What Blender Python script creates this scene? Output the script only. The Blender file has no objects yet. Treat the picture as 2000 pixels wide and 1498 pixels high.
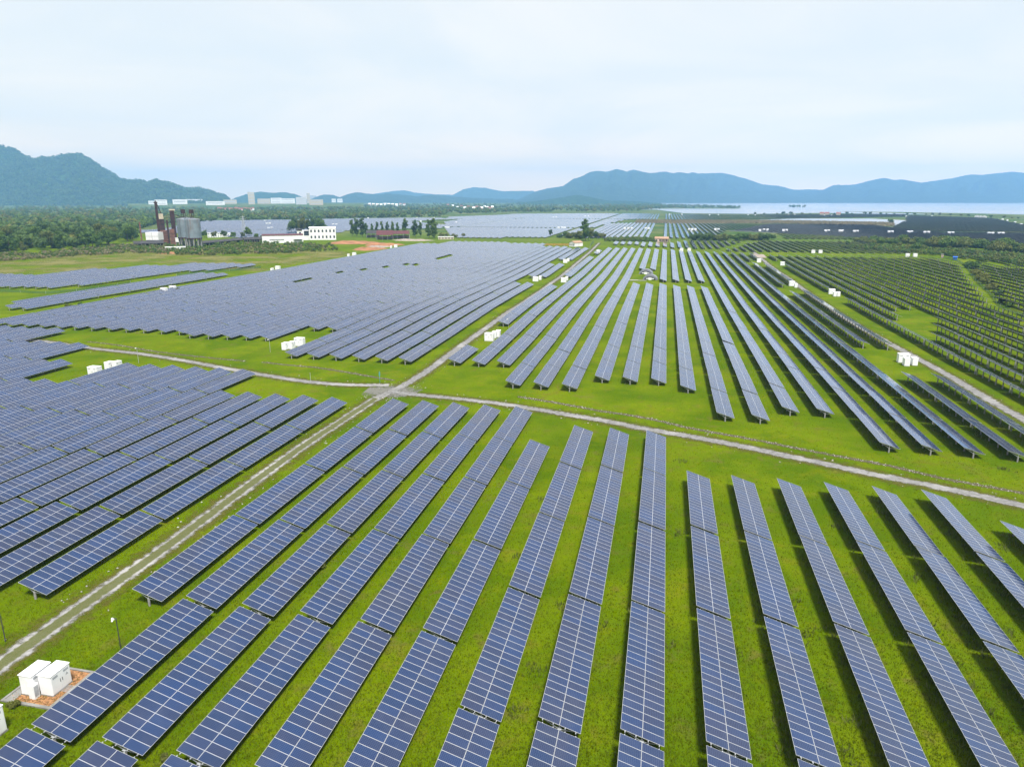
import bpy, math, random
import numpy as np
from mathutils import Vector, Matrix
random.seed(7); rng = np.random.default_rng(11)
S = bpy.context.scene
COL = S.collection
R = math.radians

# ------------------------------------------------------------------ camera model
F, CX, CY, H = 1366.0, 1000.0, 749.0, 46.5
PITCH = math.atan((CY - 388) / F)
YAW = math.atan(303 / (F / math.cos(PITCH)))
cp, sp, cw, sw = math.cos(PITCH), math.sin(PITCH), math.cos(YAW), math.sin(YAW)
FWD = np.array([-sw * cp, cw * cp, -sp]); RGT = np.array([cw, sw, 0.0]); UPV = np.cross(RGT, FWD)
CAM = np.array([0.0, 0.0, H])
def at(u, v, z=0.0):
    """point of the plane at height z seen in direction (u, v); used to survey the place from the photograph"""
    d = FWD + RGT * (u - CX) / F - UPV * (v - CY) / F
    return CAM + (z - H) / d[2] * d
def proj(P):
    d = np.asarray(P, float) - CAM
    zc = d @ FWD
    zc = np.where(zc < 1, 1, zc)
    return CX + F * (d @ RGT) / zc, CY - F * (d @ UPV) / zc, zc
cam_d = bpy.data.cameras.new('camera'); cam = bpy.data.objects.new('camera', cam_d); COL.objects.link(cam)
cam_d.sensor_width = 36; cam_d.lens = F / 2000 * 36; cam_d.clip_start = .5; cam_d.clip_end = 40000
cam.location = (0, 0, H); cam.rotation_euler = (math.pi / 2 - PITCH, 0, YAW)
S.camera = cam

def sstep(a, b, x):
    t = np.clip((x - a) / (b - a), 0, 1); return t * t * (3 - 2 * t)
# ------------------------------------------------------------------ relief
_YL = [0, 225, 250, 287, 330, 380, 440, 520, 600, 690, 9000]
_ZL = [0, 0, .3, .6, .2, -.4, -1.0, -.6, -.4, 0, 0]
_YR = [0, 200, 260, 320, 400, 520, 650, 9000]
_ZR = [0, 0, -.4, -.85, -.9, -.8, -.4, 0]
def swell(x, y):
    a = np.interp(y, _YL, _ZL); b = np.interp(y, _YR, _ZR); w = sstep(-20, 30, x)
    return (a * (1 - w) + b * w) * (1 - sstep(120, 200, -x) * .6)
def gz(x, y):
    x = np.asarray(x, float); y = np.asarray(y, float)
    low = -.9 * sstep(30, 85, x) * sstep(130, 230, y) * (1 - sstep(560, 690, y))
    roll = .12 * np.sin(x * .11 + y * .03) * np.sin(y * .07 - x * .02) * sstep(60, 200, y) * (1 - sstep(700, 900, y))
    return swell(x, y) + low + roll

# ------------------------------------------------------------------ object helpers
def tag(o, label=None, cat=None, group=None, kind=None):
    if label: o['label'] = label
    if cat: o['category'] = cat
    if group: o['group'] = group
    if kind: o['kind'] = kind
    return o
def empty(name, loc, rz=0.0, label=None, cat=None, group=None):
    o = bpy.data.objects.new(name, None); COL.objects.link(o)
    o.location = tuple(float(v) for v in loc); o.rotation_euler = (0, 0, rz); o.empty_display_size = .2
    return tag(o, label, cat, group)
class MB:
    """collects polygons of one mesh"""
    def __init__(s): s.v = []; s.f = []; s.m = []
    def poly(s, pts, m=0):
        n = len(s.v); s.v += [tuple(map(float, p)) for p in pts]; s.f.append(tuple(range(n, n + len(pts)))); s.m.append(m)
    def add(s, vs, fs, m=0, M=None):
        n = len(s.v)
        for p in vs:
            p = Vector([float(q) for q in p]);  p = M @ p if M is not None else p
            s.v.append(tuple(p))
        for f in fs: s.f.append(tuple(n + i for i in f)); s.m.append(m)
    def box(s, x0, x1, y0, y1, z0, z1, m=0, M=None, top=1.0):
        cx_, cy_ = (x0 + x1) / 2, (y0 + y1) / 2
        a, b = (x1 - x0) / 2, (y1 - y0) / 2
        vs = [(cx_ + i * a * k, cy_ + j * b * k, z) for z, k in ((z0, 1), (z1, top)) for i, j in ((-1, -1), (1, -1), (1, 1), (-1, 1))]
        s.add(vs, [(3, 2, 1, 0), (4, 5, 6, 7), (0, 1, 5, 4), (1, 2, 6, 5), (2, 3, 7, 6), (3, 0, 4, 7)], m, M)
    def tube(s, p, q, r0, r1=None, n=8, m=0, caps=True):
        r1 = r0 if r1 is None else r1
        p, q = Vector(p), Vector(q); d = (q - p).normalized()
        a = d.orthogonal().normalized(); b = d.cross(a)
        vs = [tuple(c + (a * math.cos(t) + b * math.sin(t)) * r) for c, r in ((p, r0), (q, r1)) for t in [2 * math.pi * i / n for i in range(n)]]
        fs = [(i, (i + 1) % n, n + (i + 1) % n, n + i) for i in range(n)]
        if caps: fs += [tuple(range(n - 1, -1, -1)), tuple(range(n, 2 * n))]
        s.add(vs, fs, m)
    def bar(s, p, q, w, h=None, m=0):
        h = h or w; p, q = Vector(p), Vector(q); d = (q - p).normalized()
        a = d.cross(Vector((0, 0, 1)))
        a = a.normalized() if a.length > 1e-4 else Vector((1, 0, 0)); b = a.cross(d)
        vs = [tuple(c + a * i * w / 2 + b * j * h / 2) for c in (p, q) for i, j in ((-1, -1), (1, -1), (1, 1), (-1, 1))]
        s.add(vs, [(3, 2, 1, 0), (4, 5, 6, 7), (0, 1, 5, 4), (1, 2, 6, 5), (2, 3, 7, 6), (3, 0, 4, 7)], m)
    def lathe(s, prof, n=24, m=0, c=(0, 0)):
        n0 = len(s.v)
        for r, z in prof:
            for i in range(n):
                t = 2 * math.pi * i / n; s.v.append((c[0] + r * math.cos(t), c[1] + r * math.sin(t), z))
        for k in range(len(prof) - 1):
            for i in range(n):
                j = (i + 1) % n
                s.f.append((n0 + k * n + i, n0 + k * n + j, n0 + (k + 1) * n + j, n0 + (k + 1) * n + i)); s.m.append(m)
    def mesh(s, name, mats):
        me = bpy.data.meshes.new(name); me.from_pydata(s.v, [], s.f)
        for q in (mats if isinstance(mats, (list, tuple)) else [mats]): me.materials.append(q)
        me.polygons.foreach_set('material_index', s.m); me.update()
        return me
    def build(s, name, mats, parent=None, smooth=False, bevel=0):
        o = bpy.data.objects.new(name, s.mesh(name, mats)); COL.objects.link(o)
        if smooth: o.data.polygons.foreach_set('use_smooth', [True] * len(o.data.polygons))
        if bevel:
            b = o.modifiers.new('bevel', 'BEVEL'); b.width = bevel; b.segments = 2; b.limit_method = 'ANGLE'
        if parent: o.parent = parent
        return o
def npmesh(name, V, Q, mats, uv=None, mi=None, smooth=False):
    """mesh of quads (or triangles) from arrays"""
    V = np.asarray(V, np.float32); Q = np.asarray(Q, np.int32); k = Q.shape[1]
    me = bpy.data.meshes.new(name)
    me.vertices.add(len(V)); me.vertices.foreach_set('co', V.ravel())
    me.loops.add(Q.size); me.loops.foreach_set('vertex_index', Q.ravel())
    me.polygons.add(len(Q)); me.polygons.foreach_set('loop_start', np.arange(0, Q.size, k, dtype=np.int32))
    for q in (mats if isinstance(mats, (list, tuple)) else [mats]): me.materials.append(q)
    if mi is not None: me.polygons.foreach_set('material_index', np.asarray(mi, np.int32))
    me.polygons.foreach_set('use_smooth', np.full(len(Q), bool(smooth)))
    if uv is not None:
        l = me.uv_layers.new(name='UVMap'); l.data.foreach_set('uv', np.asarray(uv, np.float32).ravel())
    me.update(calc_edges=True); me.validate()
    return me
def link(name, me, parent=None, loc=None):
    o = bpy.data.objects.new(name, me); COL.objects.link(o)
    if parent: o.parent = parent
    if loc is not None: o.location = tuple(float(v) for v in loc)
    return o
def copy_tree(o, parent=None):
    c = o.copy(); COL.objects.link(c); c.parent = parent
    for ch in o.children: copy_tree(ch, c)
    return c

# ------------------------------------------------------------------ materials
class N:
    """small node-tree builder"""
    def __init__(s, name):
        s.mat = bpy.data.materials.new(name); s.mat.use_nodes = True; s.t = s.mat.node_tree
        s.b = s.t.nodes['Principled BSDF']; s.out = s.t.nodes['Material Output']
    def n(s, kind, **kw):
        q = s.t.nodes.new(kind)
        for k, v in kw.items(): setattr(q, k, v)
        return q
    def l(s, a, b): s.t.links.new(a, b)
    def put(s, sock, v):
        if isinstance(v, bpy.types.NodeSocket): s.l(v, sock)
        elif v is not None: sock.default_value = v
    def math(s, op, a, b=None, c=None, clamp=False):
        q = s.n('ShaderNodeMath', operation=op, use_clamp=clamp)
        for i, v in enumerate((a, b, c)): s.put(q.inputs[i], v) if v is not None else None
        return q.outputs[0]
    def mix(s, f, a, b, blend='MIX'):
        q = s.n('ShaderNodeMix', data_type='RGBA', blend_type=blend)
        s.put(q.inputs[0], f)
        for i, v in ((6, a), (7, b)):
            if isinstance(v, tuple): v = (*v[:3], 1)
            s.put(q.inputs[i], v)
        return q.outputs[2]
    def obj(s): return s.n('ShaderNodeTexCoord').outputs['Object']
    def world(s): return s.n('ShaderNodeNewGeometry').outputs['Position']
    def noise(s, vec, scale, detail=3, rough=.55, dist=0):
        q = s.n('ShaderNodeTexNoise'); q.inputs['Scale'].default_value = scale; q.inputs['Detail'].default_value = detail
        q.inputs['Roughness'].default_value = rough; q.inputs['Distortion'].default_value = dist
        s.l(vec, q.inputs['Vector']); return q.outputs[0]
    def ramp(s, f, a, b):
        q = s.n('ShaderNodeMapRange', interpolation_type='SMOOTHSTEP'); s.put(q.inputs[0], f)
        q.inputs[1].default_value = a; q.inputs[2].default_value = b; return q.outputs[0]
    def vmul(s, vec, k):
        q = s.n('ShaderNodeVectorMath', operation='MULTIPLY'); s.l(vec, q.inputs[0]); q.inputs[1].default_value = k; return q.outputs[0]
    def bump(s, h, strength=.4, dist=.1):
        q = s.n('ShaderNodeBump'); q.inputs['Strength'].default_value = strength; q.inputs['Distance'].default_value = dist
        s.l(h, q.inputs['Height']); s.l(q.outputs[0], s.b.inputs['Normal'])
    def done(s, col=None, rough=None, metal=None, spec=None):
        if col is not None: s.put(s.b.inputs['Base Color'], (*col[:3], 1) if isinstance(col, tuple) else col)
        if rough is not None: s.put(s.b.inputs['Roughness'], rough)
        if metal is not None: s.put(s.b.inputs['Metallic'], metal)
        if spec is not None: s.b.inputs['Specular IOR Level'].default_value = spec
        return s.mat
def plain(name, c, rough=.6, metal=0.0, var=.18, scale=2.0, spec=.5, grime=None):
    n = N(name); p = n.world()
    f = n.noise(p, scale, 4)
    col = n.mix(n.ramp(f, .3, .7), tuple(q * (1 - var) for q in c), tuple(min(1, q * (1 + var)) for q in c))
    if grime:
        g = n.noise(n.vmul(p, (1.0, 1.0, .22)), scale * .9, 5, .65)
        col = n.mix(n.math('MULTIPLY', n.ramp(g, .48, .72), grime[3]), col, grime[:3])
    return n.done(col, rough, metal, spec)

def make_panel_mat():
    n = N('solar_glass')
    uv = n.n('ShaderNodeTexCoord').outputs['UV']
    sx = n.n('ShaderNodeSeparateXYZ'); n.l(uv, sx.inputs[0])
    def edge(x, k):
        f = n.math('FRACT', x); g = n.math('SUBTRACT', 1.0, f)
        return n.math('MULTIPLY', n.math('MINIMUM', f, g), k)
    u, v = sx.outputs[0], sx.outputs[1]
    fr = n.math('LESS_THAN', n.math('MINIMUM', edge(u, 1.0), edge(v, 1.975)), .022)
    ce = n.math('LESS_THAN', n.math('MINIMUM', edge(n.math('MULTIPLY', u, 6.0), .166), edge(n.math('MULTIPLY', v, 12.0), .1646)), .0075)
    oi = n.n('ShaderNodeObjectInfo').outputs['Random']; isl = n.n('ShaderNodeNewGeometry').outputs['Random Per Island']
    cb = n.n('ShaderNodeCombineXYZ'); n.l(n.math('FLOOR', u), cb.inputs[0]); n.l(n.math('FLOOR', v), cb.inputs[1])
    n.l(n.math('MULTIPLY', n.math('ADD', oi, isl), 91.7), cb.inputs[2])
    wn = n.n('ShaderNodeTexWhiteNoise', noise_dimensions='3D'); n.l(cb.outputs[0], wn.inputs['Vector'])
    r = wn.outputs['Value']
    # batches of modules: broad patches of bluer and of purpler cells
    batch = n.noise(n.vmul(n.world(), (.16, .045, 0)), 1.0, 2)
    t = n.math('ADD', n.math('MULTIPLY', r, .38), n.math('MULTIPLY', batch, 1.05))
    cell = n.mix(n.ramp(t, .45, .95), (.0030, .0210, .084), (.0120, .0185, .056))
    lite = n.math('MULTIPLY_ADD', wn.outputs['Color'], .42, .79)
    cell = n.mix(1.0, cell, n.mix(0.0, lite, lite), 'MULTIPLY')
    cell = n.mix(n.math('MULTIPLY', ce, .6), cell, (.09, .13, .21))
    dust = n.noise(n.world(), .35, 4)
    cell = n.mix(n.math('MULTIPLY', n.ramp(dust, .45, .8), .035), cell, (.4, .38, .34))
    col = n.mix(fr, cell, (.45, .46, .48))
    n.l(n.math('MULTIPLY_ADD', fr, .3, .09), n.b.inputs['Roughness'])
    n.b.inputs['IOR'].default_value = 1.6
    return n.done(col)
PANEL = make_panel_mat()
ALU = plain('aluminium_edge', (.62, .63, .65), .38, .55, .06)
BACK = plain('panel_backsheet', (.16, .17, .185), .5, 0, .08)
STEEL = plain('galvanised_steel', (.42, .44, .45), .5, .15, .15)
CONC = plain('concrete_pile', (.25, .248, .24), .85, 0, .18, 3.0)
WHITE = plain('white_paint', (.80, .81, .82), .42, 0, .03, 1.5, grime=(.50, .48, .44, .25))
WHITEROOF = plain('white_roof_paint', (.82, .82, .82), .5, 0, .04, 2.0)
DARK = plain('dark_plastic', (.045, .047, .05), .5)
GREYP = plain('grey_paint', (.33, .35, .37), .5)
RED = plain('red_mark', (.5, .03, .02), .5)
YEL = plain('warning_yellow', (.75, .5, .02), .5)

def make_grass():
    n = N('meadow_grass'); p = n.world()
    n0 = n.noise(p, .012, 4, .6); n1 = n.noise(p, .06, 5, .6, .6); n2 = n.noise(p, .35, 5, .65); n3 = n.noise(p, 1.7, 5, .7); n4 = n.noise(p, 6.5, 3, .7)
    c = n.mix(n.ramp(n1, .32, .66), (.068, .120, .0008), (.128, .176, .0012))
    c = n.mix(n.math('MULTIPLY', n.ramp(n2, .5, .74), .6), c, (.150, .155, .003))
    c = n.mix(n.math('MULTIPLY', n.ramp(n3, .54, .74), .62), c, (.036, .078, .001))
    c = n.mix(n.math('MULTIPLY', n.ramp(n.math('ADD', n.math('MULTIPLY', n2, .5), n.math('MULTIPLY', n1, .5)), .54, .66), .55), c, (.135, .110, .020))
    soil = n.noise(p, .21, 6, .7, .4)
    c = n.mix(n.math('MULTIPLY', n.ramp(soil, .55, .68), .62), c, (.130, .104, .030))
    c = n.mix(n.math('MULTIPLY', n.ramp(n.noise(p, .10, 5, .7, .8), .52, .70), .5), c, (.170, .175, .006))
    c = n.mix(n.math('MULTIPLY', n.ramp(n.noise(p, .028, 4, .6), .42, .62), .35), c, (.048, .100, .001))
    c = n.mix(n.math('MULTIPLY', n.ramp(n4, .46, .68), .6), c, (.020, .050, .001))
    sx = n.n('ShaderNodeSeparateXYZ'); n.l(p, sx.inputs[0])
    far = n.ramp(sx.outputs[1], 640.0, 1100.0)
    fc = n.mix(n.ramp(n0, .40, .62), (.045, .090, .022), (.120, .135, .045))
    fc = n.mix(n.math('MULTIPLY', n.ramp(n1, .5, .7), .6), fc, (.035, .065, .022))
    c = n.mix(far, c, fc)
    h = n.math('ADD', n.math('MULTIPLY', n3, .5), n.math('MULTIPLY', n4, .35))
    n.bump(h, .9, .35)
    return n.done(c, .95, 0, .02)
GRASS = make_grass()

def make_gravel(name, ruts, br=1.0):
    n = N(name); p = n.world()
    uv = n.n('ShaderNodeTexCoord').outputs['UV']; sx = n.n('ShaderNodeSeparateXYZ'); n.l(uv, sx.inputs[0])
    av = n.math('ABSOLUTE', sx.outputs[1])
    a = n.noise(p, 1.1, 5, .7); b = n.noise(p, 9.0, 3, .7); w = n.noise(p, .09, 3)
    c = n.mix(n.ramp(a, .3, .7), tuple(q * br for q in (.20, .195, .185)), tuple(q * br for q in (.37, .36, .35)))
    c = n.mix(n.math('MULTIPLY', n.ramp(b, .5, .7), .5), c, tuple(q * br for q in (.13, .125, .115)))
    c = n.mix(n.math('MULTIPLY', n.ramp(w, .5, .65), .35), c, tuple(q * br for q in (.62, .60, .58)))
    if ruts:
        m = n.ramp(n.math('ADD', av, n.math('MULTIPLY', n.math('SUBTRACT', a, .5), .5)), .50, .34)
        c = n.mix(n.math('MULTIPLY', m, .9), c, n.mix(n.ramp(b, .4, .6), (.058, .078, .006), (.105, .10, .035)))
    e = n.math('ADD', n.math('SUBTRACT', 1.0, av), n.math('MULTIPLY', n.math('SUBTRACT', n.noise(p, .55, 5, .7), .5), 1.4))
    al = n.ramp(e, .10, .55)
    n.l(al, n.b.inputs['Alpha']); n.bump(b, .5, .06)
    return n.done(c, .95, 0, .15)
GRAVEL = make_gravel('gravel', False, .66); RUTS = make_gravel('gravel_ruts', True, .80)
def make_verge(name, ca, cb, strength):
    n = N(name); p = n.world()
    uv = n.n('ShaderNodeTexCoord').outputs['UV']; sx = n.n('ShaderNodeSeparateXYZ'); n.l(uv, sx.inputs[0])
    av = n.math('ABSOLUTE', sx.outputs[1]); a = n.noise(p, .7, 5, .7); b = n.noise(p, 5.0, 3, .7)
    c = n.mix(n.ramp(b, .35, .65), ca, cb)
    e = n.math('ADD', n.math('SUBTRACT', 1.0, av), n.math('MULTIPLY', n.math('SUBTRACT', a, .5), 2.0))
    n.l(n.math('MULTIPLY', n.ramp(e, .15, .8), strength), n.b.inputs['Alpha'])
    return n.done(c, .95, 0, .1)
def blotch_edge(name, a, b): return make_verge(name, a, b, .85)
VERGE = make_verge('worn_verge', (.115, .088, .030), (.085, .095, .008), .7)
DITCHM = make_verge('ditch_soil', (.06, .052, .03), (.15, .13, .085), .8)
PATHM = make_verge('pale_path', (.20, .18, .10), (.13, .14, .03), .6)

def leafy(name, a, b, trans=.38):
    n = N(name); r = n.n('ShaderNodeNewGeometry').outputs['Random Per Island']; o = n.n('ShaderNodeObjectInfo').outputs['Random']
    c = n.mix(r, a, b)
    c = n.mix(n.math('MULTIPLY', o, .45), c, tuple(q * k for q, k in zip(b, (1.25, 1.05, .8))))
    n.done(c, .7, 0, .2)
    tr = n.n('ShaderNodeBsdfTranslucent'); n.l(c, tr.inputs[0])
    mx = n.n('ShaderNodeMixShader'); mx.inputs[0].default_value = trans
    n.l(n.b.outputs[0], mx.inputs[1]); n.l(tr.outputs[0], mx.inputs[2]); n.l(mx.outputs[0], n.out.inputs[0])
    return n.mat
LEAF = leafy('tree_leaves', (.036, .085, .016), (.120, .200, .040))
LEAFD = leafy('dark_leaves', (.030, .070, .018), (.092, .155, .045))
LEAFO = leafy('olive_leaves', (.056, .088, .016), (.165, .190, .050))
BLADE = leafy('grass_blades', (.055, .100, .001), (.140, .180, .002), .35)
DRY = leafy('dry_stalks', (.15, .135, .075), (.30, .26, .165), .3)
BARK = plain('bark', (.11, .085, .065), .9, 0, .25, 4)
BRICK = plain('tan_roof_tiles', (.34, .21, .13), .8, 0, .2, 1.0)
MAROON = plain('maroon_sheet_roof', (.085, .017, .018), .6, 0, .25, .5)
RUST = plain('rusted_steel', (.036, .013, .012), .8, .1, .5, .35, grime=(.11, .036, .018, .6))
RUSTB = plain('rust_brown_cladding', (.15, .066, .045), .8, 0, .35, .5)
SILO = plain('weathered_silo_steel', (.19, .235, .27), .5, .2, .15, .2, grime=(.22, .10, .04, .55))
CREAM = plain('cream_wall', (.46, .40, .30), .8, 0, .12, .3)
PINK = plain('pink_wall', (.58, .42, .38), .8, 0, .12, .3)
REDROOF = plain('red_roof', (.22, .075, .05), .8, 0, .2, .3)
BLACKROOF = plain('sooty_roof', (.035, .032, .033), .8, 0, .4, .3)
BLUER = plain('blue_sheet', (.02, .12, .5), .5)
WALLW = plain('white_render', (.74, .74, .74), .8, 0, .06, .3, grime=(.42, .40, .36, .35))
GREYW = plain('grey_render', (.46, .47, .49), .8, 0, .1, .2)
GLASSD = plain('window_glass', (.03, .04, .05), .12, 0, .3, .5)
SOIL = plain('orange_soil', (.27, .12, .05), .95, 0, .3, .12)
RUBBLE = plain('rubble', (.27, .22, .18), .95, 0, .3, .6)
CHIPS = plain('orange_gravel_fill', (.29, .145, .06), .95, 0, .5, 5.0)
SLAB = plain('concrete_slab', (.20, .195, .18), .9, 0, .2, 1.2)
STONE = plain('pale_stone', (.30, .29, .26), .9, 0, .2, 3)
NET = N('green_netting'); NET.b.inputs['Alpha'].default_value = .5; NET = NET.done((.012, .10, .05), .8)

def make_water():
    n = N('lake_water'); p = n.world()
    a = n.noise(n.vmul(p, (1, .25, 1)), .004, 4)
    n.bump(n.noise(p, .15, 3), .12, .3)
    return n.done(n.mix(n.ramp(a, .35, .65), (.20, .23, .27), (.27, .28, .30)), .2)
WATER = make_water()
def make_hill(name, a, b, c3):
    n = N(name); p = n.world()
    f1 = n.noise(p, .03, 5, .75); f2 = n.noise(p, .009, 4, .6); f3 = n.noise(p, .0028, 4, .6)
    c = n.mix(n.ramp(f1, .35, .65), a, b)
    c = n.mix(n.math('MULTIPLY', n.ramp(f2, .5, .7), .5), c, tuple(q * 1.5 for q in b))
    c = n.mix(n.math('MULTIPLY', n.ramp(f3, .66, .76), .5), c, c3)
    n.bump(n.math('ADD', f1, n.math('MULTIPLY', f2, 1.6)), 1.0, 22.0)
    return n.done(c, .95, 0, .05)
HILL = make_hill('wooded_slope', (.006, .022, .005), (.034, .075, .012), (.14, .11, .06))
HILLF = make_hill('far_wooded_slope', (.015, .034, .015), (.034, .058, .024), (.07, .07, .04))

# ------------------------------------------------------------------ ground
def grid_axis(fine0, fine1, step, lo, hi, g=1.16):
    a = list(np.arange(fine0, fine1 + .1, step)); s = step
    while a[-1] < hi: s *= g; a.append(min(hi, a[-1] + s))
    s = step; pre = []
    x = fine0
    while x > lo: s *= g; x = max(lo, x - s); pre.append(x)
    return np.array(pre[::-1] + a)
GX = grid_axis(-440, 320, 5, -11000, 11000); GY = grid_axis(10, 720, 5, -350, 13500)
XX, YY = np.meshgrid(GX, GY)
V = np.stack([XX, YY, gz(XX, YY)], -1).reshape(-1, 3)
nx, ny = len(GX), len(GY)
i = np.arange(nx * ny).reshape(ny, nx)
Q = np.stack([i[:-1, :-1], i[:-1, 1:], i[1:, 1:], i[1:, :-1]], -1).reshape(-1, 4)
tag(link('ground', npmesh('ground', V, Q, GRASS, smooth=True)), kind='structure')

def resample(pts, step):
    P = np.array(pts, float)
    # Catmull-Rom through the surveyed points
    out = []
    for k in range(len(P) - 1):
        p0, p1, p2, p3 = P[max(k - 1, 0)], P[k], P[k + 1], P[min(k + 2, len(P) - 1)]
        n = max(2, int(np.linalg.norm(p2 - p1) / step))
        for t in np.arange(n) / n:
            out.append(.5 * ((2 * p1) + (-p0 + p2) * t + (2 * p0 - 5 * p1 + 4 * p2 - p3) * t * t + (-p0 + 3 * p1 - 3 * p2 + p3) * t ** 3))
    out.append(P[-1]); return np.array(out)
PATHS = []
def strip(name, line, half, mat, lift, kind='structure', across=4, taper=None):
    T = np.gradient(line, axis=0); T /= np.linalg.norm(T, axis=1)[:, None] + 1e-9
    Nn = np.stack([T[:, 1], -T[:, 0]], 1)
    d = np.concatenate([[0], np.cumsum(np.linalg.norm(np.diff(line, axis=0), axis=1))])
    vs = np.linspace(-1, 1, across + 1)
    V, UV = [], []
    for q in vs:
        w = half * (taper if taper is not None else 1.0)
        P = line + Nn * (q * w if np.isscalar(w) else (q * w)[:, None])
        V.append(np.stack([P[:, 0], P[:, 1], gz(P[:, 0], P[:, 1]) + lift], 1)); UV.append(np.stack([d, np.full_like(d, q)], 1))
    V = np.stack(V, 1); UV = np.stack(UV, 1); m, k = V.shape[:2]
    idx = np.arange(m * k).reshape(m, k)
    Q = np.stack([idx[:-1, :-1], idx[:-1, 1:], idx[1:, 1:], idx[1:, :-1]], -1).reshape(-1, 4)
    o = link(name, npmesh(name, V.reshape(-1, 3), Q, mat, uv=UV.reshape(-1, 2)[Q]))
    return tag(o, kind=kind)
def px(pts): return [at(*q)[:2] for q in pts]
tA1 = resample(px([(-220, 1465), (-100, 1376), (0, 1299), (160, 1184), (325, 1068), (500, 938), (600, 866), (675, 817), (735, 778)]), 2.5)
tA2 = resample(px([(735, 778), (790, 752), (846, 716), (900, 676), (960, 635), (1010, 601), (1050, 572), (1080, 549), (1110, 526), (1140, 502), (1160, 485), (1170, 475)]), 3)
tB1 = resample(px([(-60, 650), (10, 660), (90, 667), (170, 680), (265, 690), (350, 703), (440, 719), (530, 735), (600, 746), (680, 752), (760, 752)]), 3)
tB2 = resample(px([(760, 765), (810, 771), (880, 778), (960, 786), (1030, 796), (1100, 808), (1180, 822), (1260, 838), (1350, 853), (1440, 870), (1530, 889), (1620, 908), (1720, 930), (1830, 951), (1920, 970), (2000, 988), (2110, 1012)]), 3)
tC = resample(px([(1470, 490), (1488, 503), (1510, 519), (1540, 538), (1575, 563), (1612, 587), (1650, 612), (1690, 637), (1730, 660), (1775, 684), (1820, 709), (1870, 738), (1930, 775), (2000, 816), (2090, 872)]), 3)
tD = resample(px([(1168, 487), (1240, 487), (1340, 488), (1480, 491), (1620, 495), (1760, 500), (1840, 506)]), 8)
for nm, t, half, mt in (('gravel_track', tA1, 1.85, RUTS), ('gravel_track', tA2, 1.75, GRAVEL), ('gravel_track', tB1, 1.7, GRAVEL),
                        ('gravel_track', tB2, 1.75, GRAVEL), ('gravel_track', tC, 1.9, GRAVEL)):
    strip('track_verge', t, 4.2, VERGE, .012)
    strip(nm, t, half, mt, .030 + .003 * len(PATHS), across=6); PATHS.append(t)
strip('grass_path', tD, 3.0, PATHM, .02)
jn = resample(px([(715, 762), (745, 763), (775, 765), (805, 770)]), 1.5)
strip('junction_gravel', jn, 8.5, blotch_edge('junction_gravel', (.125, .12, .10), (.21, .205, .19)), .022, taper=.45 + .55 * np.sin(np.linspace(.3, 2.8, len(jn))), across=10)
ditch1 = resample(px([(1012, 774), (1062, 782), (1117, 792), (1162, 801), (1220, 810), (1275, 820), (1350, 837), (1430, 851), (1500, 864), (1562, 877), (1640, 892), (1737, 910), (1850, 936), (1995, 962), (2080, 980)]), 2)
ditch2 = resample(px([(512, 707), (560, 713), (620, 719), (690, 730), (770, 743)]), 2)
ditch3 = resample(px([(170, 668), (240, 676), (300, 686), (390, 697), (480, 705)]), 2)
for d_ in (ditch1, ditch2, ditch3): strip('drainage_ditch', d_, 1.1, DITCHM, .016)

# loose stones along the ditch and beside the tracks
def rocks(name, pts, smin, smax, mat):
    pts = np.asarray(pts); n = len(pts)
    base = np.array([[1, 0, 0], [-.9, .1, 0], [.1, 1, .05], [-.1, -.9, 0], [.1, .05, .75], [0, 0, -.4]])
    fs = np.array([[0, 2, 4], [2, 1, 4], [1, 3, 4], [3, 0, 4], [2, 0, 5], [1, 2, 5], [3, 1, 5], [0, 3, 5]])
    s = rng.uniform(smin, smax, (n, 1, 1)) * rng.uniform(.6, 1.2, (n, 1, 3)); a = rng.uniform(0, 6.28, n)
    B = base[None] * (1 + rng.uniform(-.25, .25, (n, 6, 3))) * s
    X = B[..., 0] * np.cos(a)[:, None] - B[..., 1] * np.sin(a)[:, None]; Y = B[..., 0] * np.sin(a)[:, None] + B[..., 1] * np.cos(a)[:, None]
    V = np.stack([X + pts[:, None, 0], Y + pts[:, None, 1], B[..., 2] + gz(pts[:, 0], pts[:, 1])[:, None] + .03], -1).reshape(-1, 3)
    Fc = (fs[None] + 6 * np.arange(n)[:, None, None]).reshape(-1, 3)
    return link(name, npmesh(name, V, Fc, mat))
def along(line, n, off, spread):
    k = rng.uniform(0, len(line) - 1.01, n); i0 = k.astype(int); f = (k - i0)[:, None]
    P = line[i0] * (1 - f) + line[i0 + 1] * f; T = line[i0 + 1] - line[i0]; T /= np.linalg.norm(T, axis=1)[:, None] + 1e-9
    return P + np.stack([T[:, 1], -T[:, 0]], 1) * (off + rng.normal(0, spread, n))[:, None]
pts = np.concatenate([along(ditch1, 560, 0, .45), along(ditch2, 90, 0, .4), along(ditch3, 110, 0, .4)])
tag(rocks('ditch_stones', pts, .05, .16, STONE), kind='stuff')
pts = np.concatenate([along(t, n_, o_, .55) for t, n_ in ((tA1, 34), (tA2, 60), (tB1, 26), (tB2, 30), (tC, 34)) for o_ in (-3.1, 3.1)] + [along(jn, 26, -6.5, 1.2), along(jn, 26, 6, 1.2)])
tag(rocks('loose_stones', pts, .06, .24, STONE), kind='stuff')

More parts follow.
